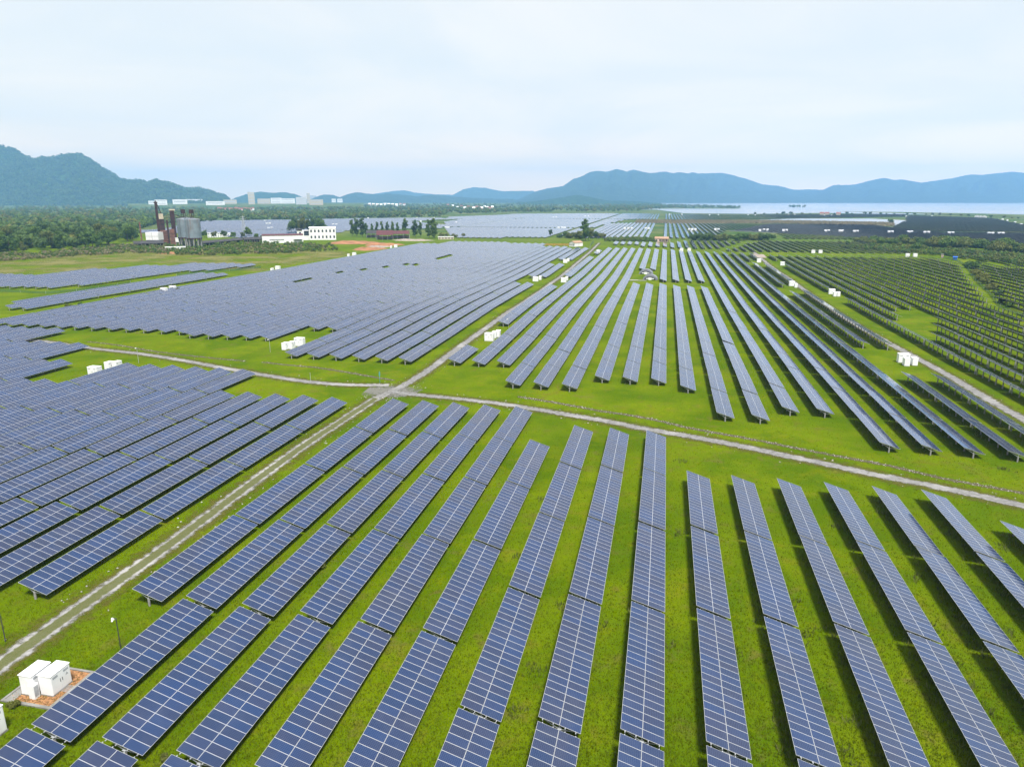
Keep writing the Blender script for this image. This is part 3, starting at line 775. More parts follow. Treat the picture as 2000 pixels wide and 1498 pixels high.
FARC = [('white cabinet in the line crossing the dark far field', [(1736, 455), (1742, 455), (1774, 455), (1780, 455), (1806, 456), (1813, 456), (1853, 457), (1860, 457), (1931, 458), (1938, 458), (1951, 458), (1958, 458)]),
 ('white cabinet beside the shrub row and the striped field', [(1346, 450), (1352, 450), (1358, 450), (1397, 450), (1403, 450), (1484, 452), (1492, 451), (1499, 451), (1530, 452), (1536, 452), (1612, 453), (1618, 453), (1640, 453), (1645, 453), (1668, 454), (1674, 454)]),
 ('white cabinet on the aisle across the striped far rows', [(1220, 448), (1227, 448), (1234, 448), (1261, 448), (1267, 448), (1091, 447), (1098, 447), (1103, 447)]),
 ('white cabinet at the lakeside edge of the tables', [(1386, 421), (1403, 421), (1461, 421), (1475, 421), (1308, 420), (1332, 420), (1540, 420.5), (1552, 420.5), (1610, 422), (1624, 422), (1770, 424), (1820, 424), (1958, 430), (1967, 432), (1982, 436), (1994, 440)]),
 ('white cabinet amid the pale western far field', [(518, 433), (521, 439), (527, 438.5), (525, 448), (531, 447.5), (651, 440.5), (657, 440.5), (719, 427.5), (814, 428), (847, 427.5), (822, 434)]),
 ('white cabinet amid the pale field behind the trees', [(891, 436.5), (871, 446.5), (876, 446.5), (1081, 426), (1086, 426), (1143, 424), (1149, 424)])]
for lab, pts in FARC:
    for u, v in pts: place_cab(tiny, at(u, v), lab, lab.replace('white cabinet', 'white cabinets'))

# ------------------------------------------------------------------ poles
def camera_pole(u, v, h, label, head=True, mat=None):
    P = ground_at(u, v); r = empty('camera_pole', P, 0, label, 'pole')
    m = MB(); m.tube((0, 0, -.3), (0, 0, h), .06, .045, 8); m.build('post', mat or GREYP, r)
    if head:
        m = MB(); m.bar((0, 0, h - .1), (-.32, 0, h - .05), .05); m.build('arm', mat or GREYP, r)
        m = MB(); m.box(-.55, -.25, -.09, .09, h - .28, h - .1); m.tube((-.4, -.1, h - .33), (-.4, -.22, h - .36), .09, .09, 8); m.build('camera_head', WHITE, r)
camera_pole(236, 1266, 3.7, 'dark pole with a white camera head beside the blue table corner', True, DARK)
camera_pole(11, 1253, 3.6, 'thin bare pole in the grass at the frame edge, across the wheel track', False, DARK)
camera_pole(271, 709, 4.6, 'grey camera pole on the grass beyond the cabinet pair')
camera_pole(528, 688, 4.2, 'slim camera pole at the notch of the middle field')
camera_pole(993, 641, 3.6, 'white headed pole before the first table by the pale track')
camera_pole(607, 748, 2.8, 'bare thin stake at the verge of the pale cross track', False)
P = ground_at(742, 748); r = empty('marker_post', P, 0, 'teal marker post standing in the grass corner of the junction', 'post')
m = MB(); m.tube((0, 0, -.3), (0, 0, 3.2), .055, .055, 8); m.build('post', plain('teal_paint', (.05, .25, .25), .5), r)
m = MB(); m.box(-.16, .16, -.03, .03, 1.9, 2.9); m.build('board', plain('teal_board', (.08, .32, .36), .5), r)
for u in (1505, 1565, 1632, 1683, 1718):
    pass
# ------------------------------------------------------------------ netting fences
def fence(line, h, label, step=4.0):
    t = resample(line, step); z = gz(t[:, 0], t[:, 1])
    r = empty('netting_fence', (t[0][0], t[0][1], z[0]), 0, label, 'fence'); o = np.array([t[0][0], t[0][1], z[0]])
    m = MB()
    for a in range(len(t) - 1):
        p, q = np.array([*t[a], z[a]]) - o, np.array([*t[a + 1], z[a + 1]]) - o
        d = q - p; nrm = np.array([d[1], -d[0], 0]); nrm = nrm / (np.linalg.norm(nrm) + 1e-9) * .01
        b = rng.uniform(-.08, .08)
        m.poly([p - nrm, q - nrm, q - nrm + (0, 0, h + b), p - nrm + (0, 0, h)])
    m.build('netting', NET, r)
    for a in range(0, len(t), 2):
        m = MB(); p = np.array([*t[a], z[a]]) - o; m.tube(p - (0, 0, .3), p + (0, 0, h + .15), .045, .045, 6); m.build('post', STEEL, r)
fence([q for q in FENCE], 1.7, 'green netting fence curving beside the shrubs past the eastern rows', 7)
fence(px([(-20, 571), (40, 572), (90, 575), (150, 570), (230, 558), (255, 553)]), 1.3, 'green netting fence under the posts of the western strip', 6)
fence(px([(345, 538), (400, 533), (470, 527), (510, 522)]), 1.4, 'green netting fence at the eastern end of the western strip', 7)
fence(px([(1152, 490), (1154, 481), (1160, 474)]), 3.0, 'green netting screen beside the white gabled house', 8)

# ------------------------------------------------------------------ trees
def crown_mesh(name, lobes, n, size, mat, flat=.38):
    lob = np.array(lobes); w = lob[:, 3] ** 2; idx = rng.choice(len(lob), n, p=w / w.sum())
    d = rng.normal(0, 1, (n, 3)); d[:, 2] += .15; d /= np.linalg.norm(d, axis=1)[:, None]
    rad = lob[idx, 3] * rng.uniform(.55, 1.12, n)
    C = lob[idx, :3] + d * rad[:, None] * np.array([1, 1, .85])
    nn = d + rng.normal(0, flat, (n, 3)); nn /= np.linalg.norm(nn, axis=1)[:, None]
    t = np.cross(nn, rng.normal(0, 1, (n, 3))); t /= np.linalg.norm(t, axis=1)[:, None]; b = np.cross(nn, t)
    s = rng.uniform(.55, 1.2, n)[:, None] * size
    V = np.stack([C - t * s - b * s * .7, C + t * s * .9 - b * s * .5, C + t * s + b * s * .6, C - t * s * .8 + b * s * .75], 1)
    V[:, 2] += nn * s * .3
    return npmesh(name, V.reshape(-1, 3), np.arange(n * 4).reshape(-1, 4), mat)
def trunk_mesh(h, r, limbs):
    m = MB(); m.tube((0, 0, -.5), (.05 * h * .2, 0, h * .5), r, r * .65, 8); m.tube((.05 * h * .2, 0, h * .5), (0, .03 * h, h * .85), r * .65, r * .2, 7)
    for a, z, l in limbs: m.tube((0, 0, z * h), (math.cos(a) * l, math.sin(a) * l, z * h + l * .8), r * .4, r * .12, 6)
    return m.mesh('trunk', BARK)
def lobes_round(h, w, n=13):
    out = [(0, 0, h * .68, w * .26)]
    for _ in range(n):
        a = random.uniform(0, 6.28); z = random.uniform(.32, .9); rr = w * .5 * math.sqrt(max(.05, 1 - ((z - .6) / .42) ** 2)) * random.uniform(.45, .85)
        out.append((math.cos(a) * rr, math.sin(a) * rr, h * z, w * random.uniform(.13, .24)))
    return out
def lobes_poplar(h, w, n=17):
    out = []
    for j in range(n):
        z = .17 + .74 * j / (n - 1); q = math.sin(math.pi * min(1, (z - .02) / .98) ** .9) ** .6; rr = w * .34 * q * random.uniform(.3, 1.0); a = random.uniform(0, 6.28)
        out.append((math.cos(a) * rr, math.sin(a) * rr, h * z, w * (.13 + .13 * q) * random.uniform(.75, 1.15)))
    return out
def lobes_shrub(h, w, n=10):
    return [(math.cos(a) * w * .36 * q, math.sin(a) * w * .36 * q, h * random.uniform(.25, .72), w * random.uniform(.15, .26)) for a, q in [(random.uniform(0, 6.28), random.random() ** .5) for _ in range(n)]]
LIMBS = [(.4, .35, 1.6), (2.2, .42, 1.8), (4.0, .38, 1.5), (5.3, .5, 1.6)]
TREES = {'broadleaf_tree': [], 'poplar_tree': [], 'shrub': []}
for j in range(4): TREES['broadleaf_tree'].append((crown_mesh('crown', lobes_round(10, 9), 2300, .30, [LEAF, LEAFD, LEAFO, LEAF][j]), trunk_mesh(10, .22, LIMBS)))
for j in range(3): TREES['poplar_tree'].append((crown_mesh('crown', lobes_poplar(18, 8), 2600, .36, [LEAF, LEAFD, LEAF][j]), trunk_mesh(17, .26, LIMBS)))
for j in range(4): TREES['shrub'].append((crown_mesh('foliage', lobes_shrub(3.2, 4.6), 1300, .19, [LEAF, LEAFO, LEAFD, LEAFO][j]), trunk_mesh(2.4, .09, [(.4, .2, .7), (2.5, .25, .8), (4.4, .2, .7)])))
def tree(kind, P, h, label, group=None, wide=1.0, cat=None):
    cm, tm = random.choice(TREES[kind]); s = h / {'broadleaf_tree': 10, 'poplar_tree': 18, 'shrub': 3.2}[kind]
    r = empty(kind, P, random.uniform(0, 6.28), label, cat or ('shrub' if kind == 'shrub' else 'tree'), group)
    r.scale = (s * wide, s * wide * random.uniform(.9, 1.1), s)
    link('trunk', tm, r); link(cm.name.split('.')[0], cm, r)
def tpx(kind, u, v, vtop, label, group=None, wide=1.0):
    P = ground_at(u, v); zc = (P - CAM) @ FWD; h = (v - vtop) * zc / F / (cp * 1.0)
    tree(kind, P, h, label, group, wide)
for q, (u, v, t) in enumerate([(569, 456, 431), (578, 455, 428), (590, 456, 426), (600, 455, 429), (611, 455, 427), (622, 456, 426), (631, 456, 430)]):
    tpx('broadleaf_tree', u, v, t, 'tall green tree behind the white three-storey building', 'trees behind the white building', .75)
POP = [(688, 462, 430, 'tall tree at the west end of the row behind the maroon shed', .8), (697, 462, 428, 'full crowned tree second in the row behind the soil heaps', .9), (708, 463, 427, 'tallest full tree behind the soil heaps', .95), (716, 461, 436, 'shorter tree next to the tall ones behind the soil heaps', .8),
       (727, 457, 437, 'slim poplar before the pale field, first of the slim ones', .8), (737, 457, 434, 'slim poplar before the pale field, second of the slim ones', .8), (746, 457, 433, 'slim poplar before the pale field, third of the slim ones', .7), (757, 457, 434, 'slim poplar before the pale field, fourth of the slim ones', .8), (767, 457, 433, 'slim poplar before the pale field, fifth of the slim ones', .8), (777, 457, 435, 'slim poplar before the pale field, last of the slim ones', .8),
       (791, 460, 428, 'dense dark poplar over the maroon roof end', .95), (811, 464, 431, 'wide tree east of the maroon roof', .9), (821, 463, 434, 'thin tree wedged between two wide ones past the maroon roof', .7), (838, 466, 430, 'broad tree above the low white hut, first of two', .9), (848, 466, 427, 'tallest broad tree above the low white hut', 1.0)]
for u, v, t, lab, w in POP: tpx('poplar_tree', u, v, t, lab, None, w)
tpx('poplar_tree', 1143, 471, 429, 'large lone tree behind the white gabled house', None, 1.05)
tpx('broadleaf_tree', 1149, 470, 444, 'lower round tree leaning on the large lone tree', None, 1.0)
tpx('broadleaf_tree', 1075, 463, 449, 'small solitary tree before the pale field', None, .7)
for u, v, t in [(1092, 465, 457), (1103, 465, 452), (1112, 466, 454), (1122, 466, 452), (1132, 467, 450), (1161, 465, 452), (1170, 465, 453), (1179, 465, 455), (862, 464, 454), (872, 462, 455), (888, 464, 456), (905, 463, 455)]:
    tpx('shrub', u, v, t, 'dark green bush in the hedge between the house and the pale field', 'bushes between house and far field', 1.0)
for u, v, t in [(400, 464, 450), (419, 465, 452), (438, 466, 451), (457, 466, 453), (474, 465, 454), (486, 463, 444), (500, 468, 456), (513, 468, 459)]:
    tpx('broadleaf_tree', u, v, t, 'round green tree in the row behind the long black shed', 'trees behind the black shed', .9)
u = 1350
while u < 1516:
    tpx('shrub' if random.random() < .65 else 'broadleaf_tree', u, 470 + random.uniform(-1.5, 1), 457 + random.uniform(-2, 2.5), 'dark olive bushy tree in the long row behind the cross path tables', 'bushy tree row behind the cross path', 1.25); u += random.uniform(6.5, 10)
for u, v, t in [(1680, 472, 462), (1697, 474, 463), (1712, 474, 462), (1730, 474, 464), (1745, 474, 463), (1766, 474, 460), (1785, 475, 463), (1803, 477, 465), (1822, 480, 462), (1834, 481, 460), (1846, 480, 462), (1862, 480, 463), (1876, 481, 463), (1890, 481, 464), (1905, 482, 465), (1916, 482, 467), (1938, 488, 468), (1951, 490, 466), (1966, 490, 468), (1978, 489, 471), (1996, 492, 476), (2012, 494, 474)]:
    tpx('shrub', u, v + 1, t - 1.5, 'olive bushy tree in the belt before the dark far field', 'bushy trees before the dark far field', 1.25); tpx('shrub', u + 8, v + 3, t + 3, 'olive bushy tree in the belt before the dark far field', 'bushy trees before the dark far field', 1.3)
for u, v, t in [(1755, 481, 473), (1776, 487, 475), (1787, 489, 474), (1800, 489, 477), (1853, 486, 480), (1885, 487, 481), (1640, 476, 470), (1655, 478, 471)]:
    tpx('shrub', u, v, t, 'pale green bush at the rear corner of the eastern rows', 'pale bushes behind the eastern rows', 1.1)
for u, v, t in [(1886, 523, 510), (1898, 526, 511), (1908, 538, 524), (1916, 548, 531), (1926, 555, 540), (1935, 566, 551), (1948, 577, 566), (1958, 592, 580), (1968, 600, 590), (1893, 518, 508), (1912, 516, 509)]:
    tpx('shrub', u, v, t, 'yellowish shrub growing along the green netting fence', 'shrubs along the netting fence', 1.2)
tpx('shrub', 348, 570, 561, 'dark bush covering the white cabinet between the western fields'); tpx('shrub', 135, 602, 592, 'dark bush in the strip between the western tables'); tpx('shrub', 158, 598, 590, 'smaller bush in the strip between the western tables')
tpx('shrub', 322, 1486, 1468, 'yellowish leafy weed between two blue tables at the frame bottom', None, .8); tpx('shrub', 26, 1380, 1364, 'dark green weed clump between the gravel pad and the louvred cabinet', None, 1.0); tpx('shrub', 242, 830, 822, 'green sprig poking up between two blue tables'); tpx('shrub', 622, 1110, 1093, 'small bush at the shaded edge of a blue table')
# the wood in the west, its front rows tree by tree
spots = []
while len(spots) < 118:
    u, v = random.uniform(-40, 262), random.uniform(446, 497)
    edge = np.interp(u, [-40, 60, 140, 250, 300], [499, 497, 489, 476, 470])
    if v < edge and random.random() < (.35 + .65 * (v - 446) / 50): spots.append((u, v))
for u, v in sorted(spots, key=lambda q: q[1]):
    P = ground_at(u, v)
    tree('broadleaf_tree' if random.random() < .8 else 'poplar_tree', P, random.choice([6, 8, 9, 11, 13, 15, 17, 20]) * random.uniform(.85, 1.15), 'dense green tree in the wood on the meadow edge', 'trees of the western wood', 1.15)
for u in np.arange(1480, 2005, 17):
    if 1900 < u < 1935: continue
    v = np.interp(u, [1480, 1700, 1850, 2000], [420, 419.5, 421.5, 429]); tpx('broadleaf_tree', u + random.uniform(-6, 6), v, v - random.uniform(3, 6.5), 'small round tree on the lake shore', 'trees along the lake shore', 1.3)
tpx('broadleaf_tree', 1739, 437, 427.5, 'round yellow-green tree on the pond bank', None, 1.3)

# distant woodland and hedges as one mass
def woodland(name, polys, n, hmin, hmax, mats, label=None, quads=84, gap=.6):
    C, Hh = [], []
    for poly, share in polys:
        q = np.array(poly); got = 0; need = int(n * share)
        while got < need:
            P = np.stack([rng.uniform(q[:, 0].min(), q[:, 0].max(), 4000), rng.uniform(q[:, 1].min(), q[:, 1].max(), 4000)], 1)
            P = P[inside(P, poly)]
            W = np.array([at(*p) for p in P]) if len(P) else np.zeros((0, 3))
            if len(W):
                f = np.sin(W[:, 0] / 61 + np.sin(W[:, 1] / 190) * 2) * np.sin(W[:, 1] / 143 + W[:, 0] / 300)
                W = W[f > -1 + 2 * gap * rng.random(len(W)) + gap * .4 - .2]
            W = W[:need - got]; C.append(W); got += len(W)
            if not len(W): break
    return clumps(name, np.concatenate(C), hmin, hmax, mats, quads)
def clumps(name, C, hmin, hmax, mats, quads):
    n = len(C); h = rng.uniform(hmin, hmax, n)
    m = n * quads
    d = rng.normal(0, 1, (n, quads, 3)); d /= np.linalg.norm(d, axis=2)[..., None]
    pos = d * (h[:, None, None] * np.array([.48, .48, .40])) * rng.uniform(.6, 1.05, (n, quads, 1)); pos[..., 2] += h[:, None] * .48
    pos = pos + C[:, None, :]
    nn = d + rng.normal(0, .32, d.shape); nn /= np.linalg.norm(nn, axis=2)[..., None]
    t = np.cross(nn, rng.normal(0, 1, d.shape)); t /= np.linalg.norm(t, axis=2)[..., None]; b = np.cross(nn, t)
    s = (h[:, None, None] * rng.uniform(.07, .145, (n, quads, 1)))
    V = np.stack([pos - t * s - b * s * .8, pos + t * s - b * s * .6, pos + t * s * .9 + b * s * .8, pos - t * s * .8 + b * s * .7], 2)
    o = link(name, npmesh(name, V.reshape(-1, 3), np.arange(m * 4).reshape(-1, 4), mats, mi=np.repeat(rng.integers(0, len(mats), n), quads)))
    return tag(o, kind='stuff')
woodland('woodland', [([(-90, 452), (-90, 399), (120, 400), (300, 402), (300, 440), (265, 452)], .27), ([(300, 402), (480, 403), (480, 430), (300, 440)], .11),
    ([(480, 408), (660, 404), (660, 428), (480, 432)], .10), ([(660, 402), (840, 400), (910, 404), (860, 424), (660, 428)], .17),
    ([(840, 398), (1290, 397), (1290, 409), (1245, 413), (1000, 415), (900, 418), (880, 410)], .21),
    ([(1180, 399.5), (1310, 400.5), (1380, 403), (1446, 406), (1440, 407.6), (1300, 407.2), (1180, 409)], .08), ([(1542, 404.2), (1575, 404.2), (1575, 405.2), (1542, 405.2)], .004), ([(-90, 440), (250, 440), (262, 470), (130, 487), (-90, 496)], .05)],
    5200, 5, 16, [LEAF, LEAFD, LEAFO, LEAF])
def reeds(name, poly, n, hmin, hmax, mat=DRY):
    q = np.array(poly); P = np.stack([rng.uniform(q[:, 0].min(), q[:, 0].max(), n * 4), rng.uniform(q[:, 1].min(), q[:, 1].max(), n * 4)], 1)
    P = P[inside(P, poly)][:n]; W = np.array([at(*p) for p in P]); return W
RD = np.concatenate([reeds('r', [(1240, 437), (1245, 431), (1500, 431.5), (1745, 436), (1745, 442), (1500, 436.5)], 4200, 2, 4)])
tufts('dry_reeds', RD, 1.6, 3.4, DRY, 6, .6, .7)
def mottled(W, lo, s):
    f = np.sin(W[:, 0] / s + np.sin(W[:, 1] / s * .7) * 1.7) * np.sin(W[:, 1] / (s * .6) + W[:, 0] / (s * 2.3)); return W[f > lo - .5 * rng.random(len(W))]
RW = np.concatenate([mottled(reeds('r', [(-20, 512), (-20, 495), (60, 496), (140, 488), (260, 477), (330, 481), (330, 493), (230, 496), (130, 502)], 2600, 1, 2), .1, 9),
    mottled(reeds('r', [(330, 493), (470, 476), (640, 480), (640, 488), (520, 495), (400, 499)], 1100, 1, 2), .25, 8)])
clumps('dry_grass', RW, .7, 2.8, [DRY, DRY, LEAFO, LEAF], 60)
MG = np.concatenate([mottled(reeds('r', [(240, 490), (260, 480), (330, 477), (480, 473), (650, 479), (660, 490), (520, 497), (400, 500), (330, 498)], 1500, 1, 2), .15, 10), mottled(reeds('r', [(-20, 505), (60, 499), (140, 491), (300, 480), (300, 488), (140, 500)], 500, 1, 2), .2, 12),
    mottled(reeds('r', [(1640, 484), (1830, 500), (2020, 520), (2020, 498), (1850, 490), (1700, 479)], 1500, 1, 2), .1, 12), reeds('r', [(1180, 472), (1285, 473), (1285, 467), (1190, 467)], 420, 1, 2)])
clumps('rough_scrub', MG, .8, 4.0, [LEAFO, LEAF, LEAF, LEAFO], 60)

# ------------------------------------------------------------------ buildings
def house(name, u, v, wpx, hpx, depth, label, cat='house', group=None, wall=WALLW, roof=BRICK, pitch=.35, storeys=0, cols=0, rz=None, overhang=.3, ridge='x', z=None):
    """gabled or flat-roofed building whose front faces the camera; width and height given in pixels of the photograph"""
    P = ground_at(u, v) if z is None else at(u, v, z); zc = (P - CAM) @ FWD; w, h = wpx * zc / F, hpx * zc / F / cp
    ang = math.atan2(P[0], P[1]); r = empty(name, P, -ang if rz is None else rz, label, cat, group)
    m = MB(); m.box(-w / 2, w / 2, 0, depth, -1, h); 
    if pitch and ridge == 'x':
        for x_ in (-w / 2, w / 2): m.poly([(x_, 0, h), (x_, depth, h), (x_, depth / 2, h + depth / 2 * pitch)])
    if pitch and ridge == 'y':
        for y_ in (0, depth): m.poly([(-w / 2, y_, h), (w / 2, y_, h), (0, y_, h + w / 2 * pitch)])
    m.build('wall', wall, r)
    m = MB(); o = overhang; t = .22
    if pitch and ridge == 'x':
        for s_ in (0, 1):
            y0, y1 = (-o, depth / 2) if s_ == 0 else (depth + o, depth / 2)
            z0, z1 = h - o * pitch, h + depth / 2 * pitch
            m.add([(-w / 2 - o, y0, z0), (w / 2 + o, y0, z0), (w / 2 + o, y1, z1), (-w / 2 - o, y1, z1), (-w / 2 - o, y0, z0 + t), (w / 2 + o, y0, z0 + t), (w / 2 + o, y1, z1 + t), (-w / 2 - o, y1, z1 + t)], [(3, 2, 1, 0), (4, 5, 6, 7), (0, 1, 5, 4), (1, 2, 6, 5), (2, 3, 7, 6), (3, 0, 4, 7)])
    elif pitch:
        for s_ in (-1, 1):
            x0, z0, z1 = s_ * (w / 2 + o), h - o * pitch, h + w / 2 * pitch
            m.add([(x0, -o, z0), (0, -o, z1), (0, depth + o, z1), (x0, depth + o, z0), (x0, -o, z0 + t), (0, -o, z1 + t), (0, depth + o, z1 + t), (x0, depth + o, z0 + t)], [(3, 2, 1, 0), (4, 5, 6, 7), (0, 1, 5, 4), (1, 2, 6, 5), (2, 3, 7, 6), (3, 0, 4, 7)])
    else: m.box(-w / 2 - o, w / 2 + o, -o, depth + o, h + .003, h + .35)
    m.build('roof', roof, r)
    for j in range(storeys):
        for i_ in range(cols):
            cx_ = -w / 2 + w * (i_ + .5) / cols; ww = w / cols * .42; z0 = h * (j + .3) / storeys; z1 = h * (j + .72) / storeys
            m = MB(); m.box(cx_ - ww / 2, cx_ + ww / 2, -.06, -.003, z0, z1); m.build('window', GLASSD, r)
    return r, w, h
# white three-storey works building and its low annexe
r, w, h = house('works_building', 631, 469, 50, 22, 16, 'long white three-storey works building with two rows of windows', 'building', None, WALLW, WHITEROOF, .12, 2, 7)
m = MB(); m.box(-w / 2 - 13.5, -w / 2 - .01, 3, 15, -1, h * .80); m.build('stair_wing', WALLW, r)
m = MB(); m.box(-w / 2 - 6, -w / 2 - .6, 2.9, 2.995, h * .38, h * .78); m.build('dark_opening', GLASSD, r)
m = MB(); m.box(-w / 2 - 14, -w / 2 - 8, 2.5, 15.5, h * .803, h * .92); m.build('stair_roof', BLACKROOF, r)
for z_ in (.3, .55): 
    m = MB(); m.box(-w / 2 - 11.5, -w / 2 - 9, 2.9, 2.99, h * z_, h * (z_ + .12)); m.build('window', GLASSD, r)
r, w, h = house('works_hall', 553, 475, 76, 14, 15, 'low white hall with a maroon roof before the white works building', 'building', None, WALLW, MAROON, .16)
m = MB()
for i_ in range(12): m.box(-w * .32 + i_ * w * .03, -w * .30 + i_ * w * .03, -.06, -.003, h * .35, h * .52)
m.build('window_band', GLASSD, r)
m = MB(); m.box(w * .28, w * .46, -.07, -.003, -.2, h * .5); m.build('gate', GREYP, r)
m = MB(); m.box(w * .26, w * .48, -1.6, -.08, h * .5, h * .54); m.build('canopy', WHITEROOF, r)
# open sheds with maroon roofs
def open_shed(name, u, v, wpx, hpx, depth, label, roof, rows=2, pitch=.32):
    P = ground_at(u, v); zc = (P - CAM) @ FWD; w, h = wpx * zc / F, hpx * zc / F / cp
    r = empty(name, P, -math.atan2(P[0], P[1]), label, 'shed')
    m = MB()
    for k in range(rows):
        y0, d = depth * k / rows, depth / rows
        for ya, za, yb, zb in ((y0, h, y0 + d / 2, h + d / 2 * pitch), (y0 + d, h, y0 + d / 2, h + d / 2 * pitch)):
            m.add([(-w / 2, ya, za), (w / 2, ya, za), (w / 2, yb, zb), (-w / 2, yb, zb), (-w / 2, ya, za + .2), (w / 2, ya, za + .2), (w / 2, yb, zb + .2), (-w / 2, yb, zb + .2)], [(3, 2, 1, 0), (4, 5, 6, 7), (0, 1, 5, 4), (1, 2, 6, 5), (2, 3, 7, 6), (3, 0, 4, 7)])
    m.build('roof', roof, r)
    n = max(3, int(w / 7))
    for i_ in range(n + 1):
        for y_ in (0.3, depth - .3):
            m = MB(); x_ = -w / 2 + .3 + (w - .6) * i_ / n; m.box(x_ - .18, x_ + .18, y_ - .18, y_ + .18, -1, h); m.build('post', CONC, r)
    m = MB(); m.box(-w / 2 + .5, w / 2 - .5, depth - .25, depth - .05, 0, h * .55); m.build('rear_wall', RUBBLE, r)
    return r, w, h
open_shed('open_shed', 782, 467, 36, 9, 22, 'open shed with a bright maroon roof beneath the poplars', MAROON, 1, .3)
open_shed('open_shed', 752, 469, 32, 9, 24, 'older open shed with a dark patched maroon roof by the soil heaps', MAROON, 1, .4)
open_shed('open_shed', 729, 465, 26, 8, 20, 'sooty grey open shed next to the soil heaps', BLACKROOF, 1, .35)
house('low_hut', 871, 468, 30, 4.5, 6, 'low white hut with dark windows at the edge of the tables', 'hut', None, CREAM, WHITEROOF, 0, 1, 5)
r, w, h = house('gabled_house', 1117, 482, 14, 7, 13, 'small white house with a tan gable roof at the pale track end', 'house', None, WALLW, BRICK, .45, 1, 3, rz=-.55, ridge='y')
r, w, h = house('porch_house', 1292, 473, 26, 6.5, 9, 'tan roofed house with a columned porch behind the short tables', 'house', None, PINK, BRICK, .35, 1, 4)
m = MB(); m.box(-w * .05, w * .62, -3.2, -.35, h * .9, h * 1.0); m.build('porch_roof', BRICK, r)
for i_ in range(5):
    m = MB(); x_ = w * (.02 + .145 * i_); m.box(x_ - .2, x_ + .2, -3.0, -2.6, -1, h * .9); m.build('column', PINK, r)
m = MB(); q = at(1090, 478.5); 
yel = reeds('r', [(1062, 480), (1110, 480), (1110, 477), (1066, 477)], 900, 1, 2); tufts('ripe_crop', yel, .5, 1.0, leafy('ripe_straw', (.30, .22, .04), (.45, .36, .08), .3), 5, .6, .8)
# round-roofed huts among the rows
SHELL = plain('grey_shell', (.19, .20, .235), .6)
def vault_hut(u, v, label):
    P = ground_at(u, v); r = empty('dome_hut', P, -.12, label, 'hut'); a, b, hh = 4.3, 3.6, 3.3
    m = MB(); n = 18
    def ring(y, k): return [(math.cos(math.pi * i / n) * a * k, y, math.sin(math.pi * i / n) * hh * k) for i in range(n + 1)]
    rings = [ring(-b, 1.0), ring(-b * .4, 1.02), ring(b * .3, .98), ring(b * .8, .82), ring(b * 1.1, .5), ring(b * 1.2, .08)]
    for k in range(len(rings) - 1):
        for i_ in range(n): m.poly([rings[k][i_], rings[k][i_ + 1], rings[k + 1][i_ + 1], rings[k + 1][i_]])
    m.build('shell', SHELL, r, smooth=True)
    m = MB(); o_, i_r = ring(-b - .01, 1.0), [(x * .80, y, z * .62) for x, y, z in ring(-b - .01, 1.0)]
    for i_ in range(n): m.poly([o_[i_], o_[i_ + 1], i_r[i_ + 1], i_r[i_]])
    m.build('front_shell', bpy.data.materials['grey_shell'], r)
    m = MB(); o_, i_r = [(x, y - .05, z) for x, y, z in i_r], [(x * .86, y - .05, z * .76) for x, y, z in i_r]
    for i_ in range(n): m.poly([o_[i_], o_[i_ + 1], i_r[i_ + 1], i_r[i_]])
    m.build('arch', DARK, r)
    m = MB(); m.poly([(x, -b + .25, z) for x, y, z in i_r]); m.build('front_wall', DARK, r)
    m = MB(); m.box(-a * .55, a * .55, -b - .15, -b + .2, .55, 1.1); m.build('white_beam', WHITE, r)
    m = MB(); m.box(-a * .22, a * .22, -b - .16, -b + .2, 0, 1.5); m.build('door', WHITE, r)
vault_hut(1262.5, 535, 'grey round-roofed hut between the row ends, the further one'); vault_hut(1271, 546, 'grey round-roofed hut with white front nearest the row ends')
r = empty('concrete_trough', ground_at(1243, 548), 0.1, 'pale concrete slab with a low wall beside the round-roofed huts', 'slab')
m = MB(); m.box(-4.5, 1.0, -1.4, 1.4, -.3, .3); m.build('slab', STONE, r); m = MB(); m.box(1.0, 6, -1.2, 1.6, -.3, .12); m.build('apron', SLAB, r)

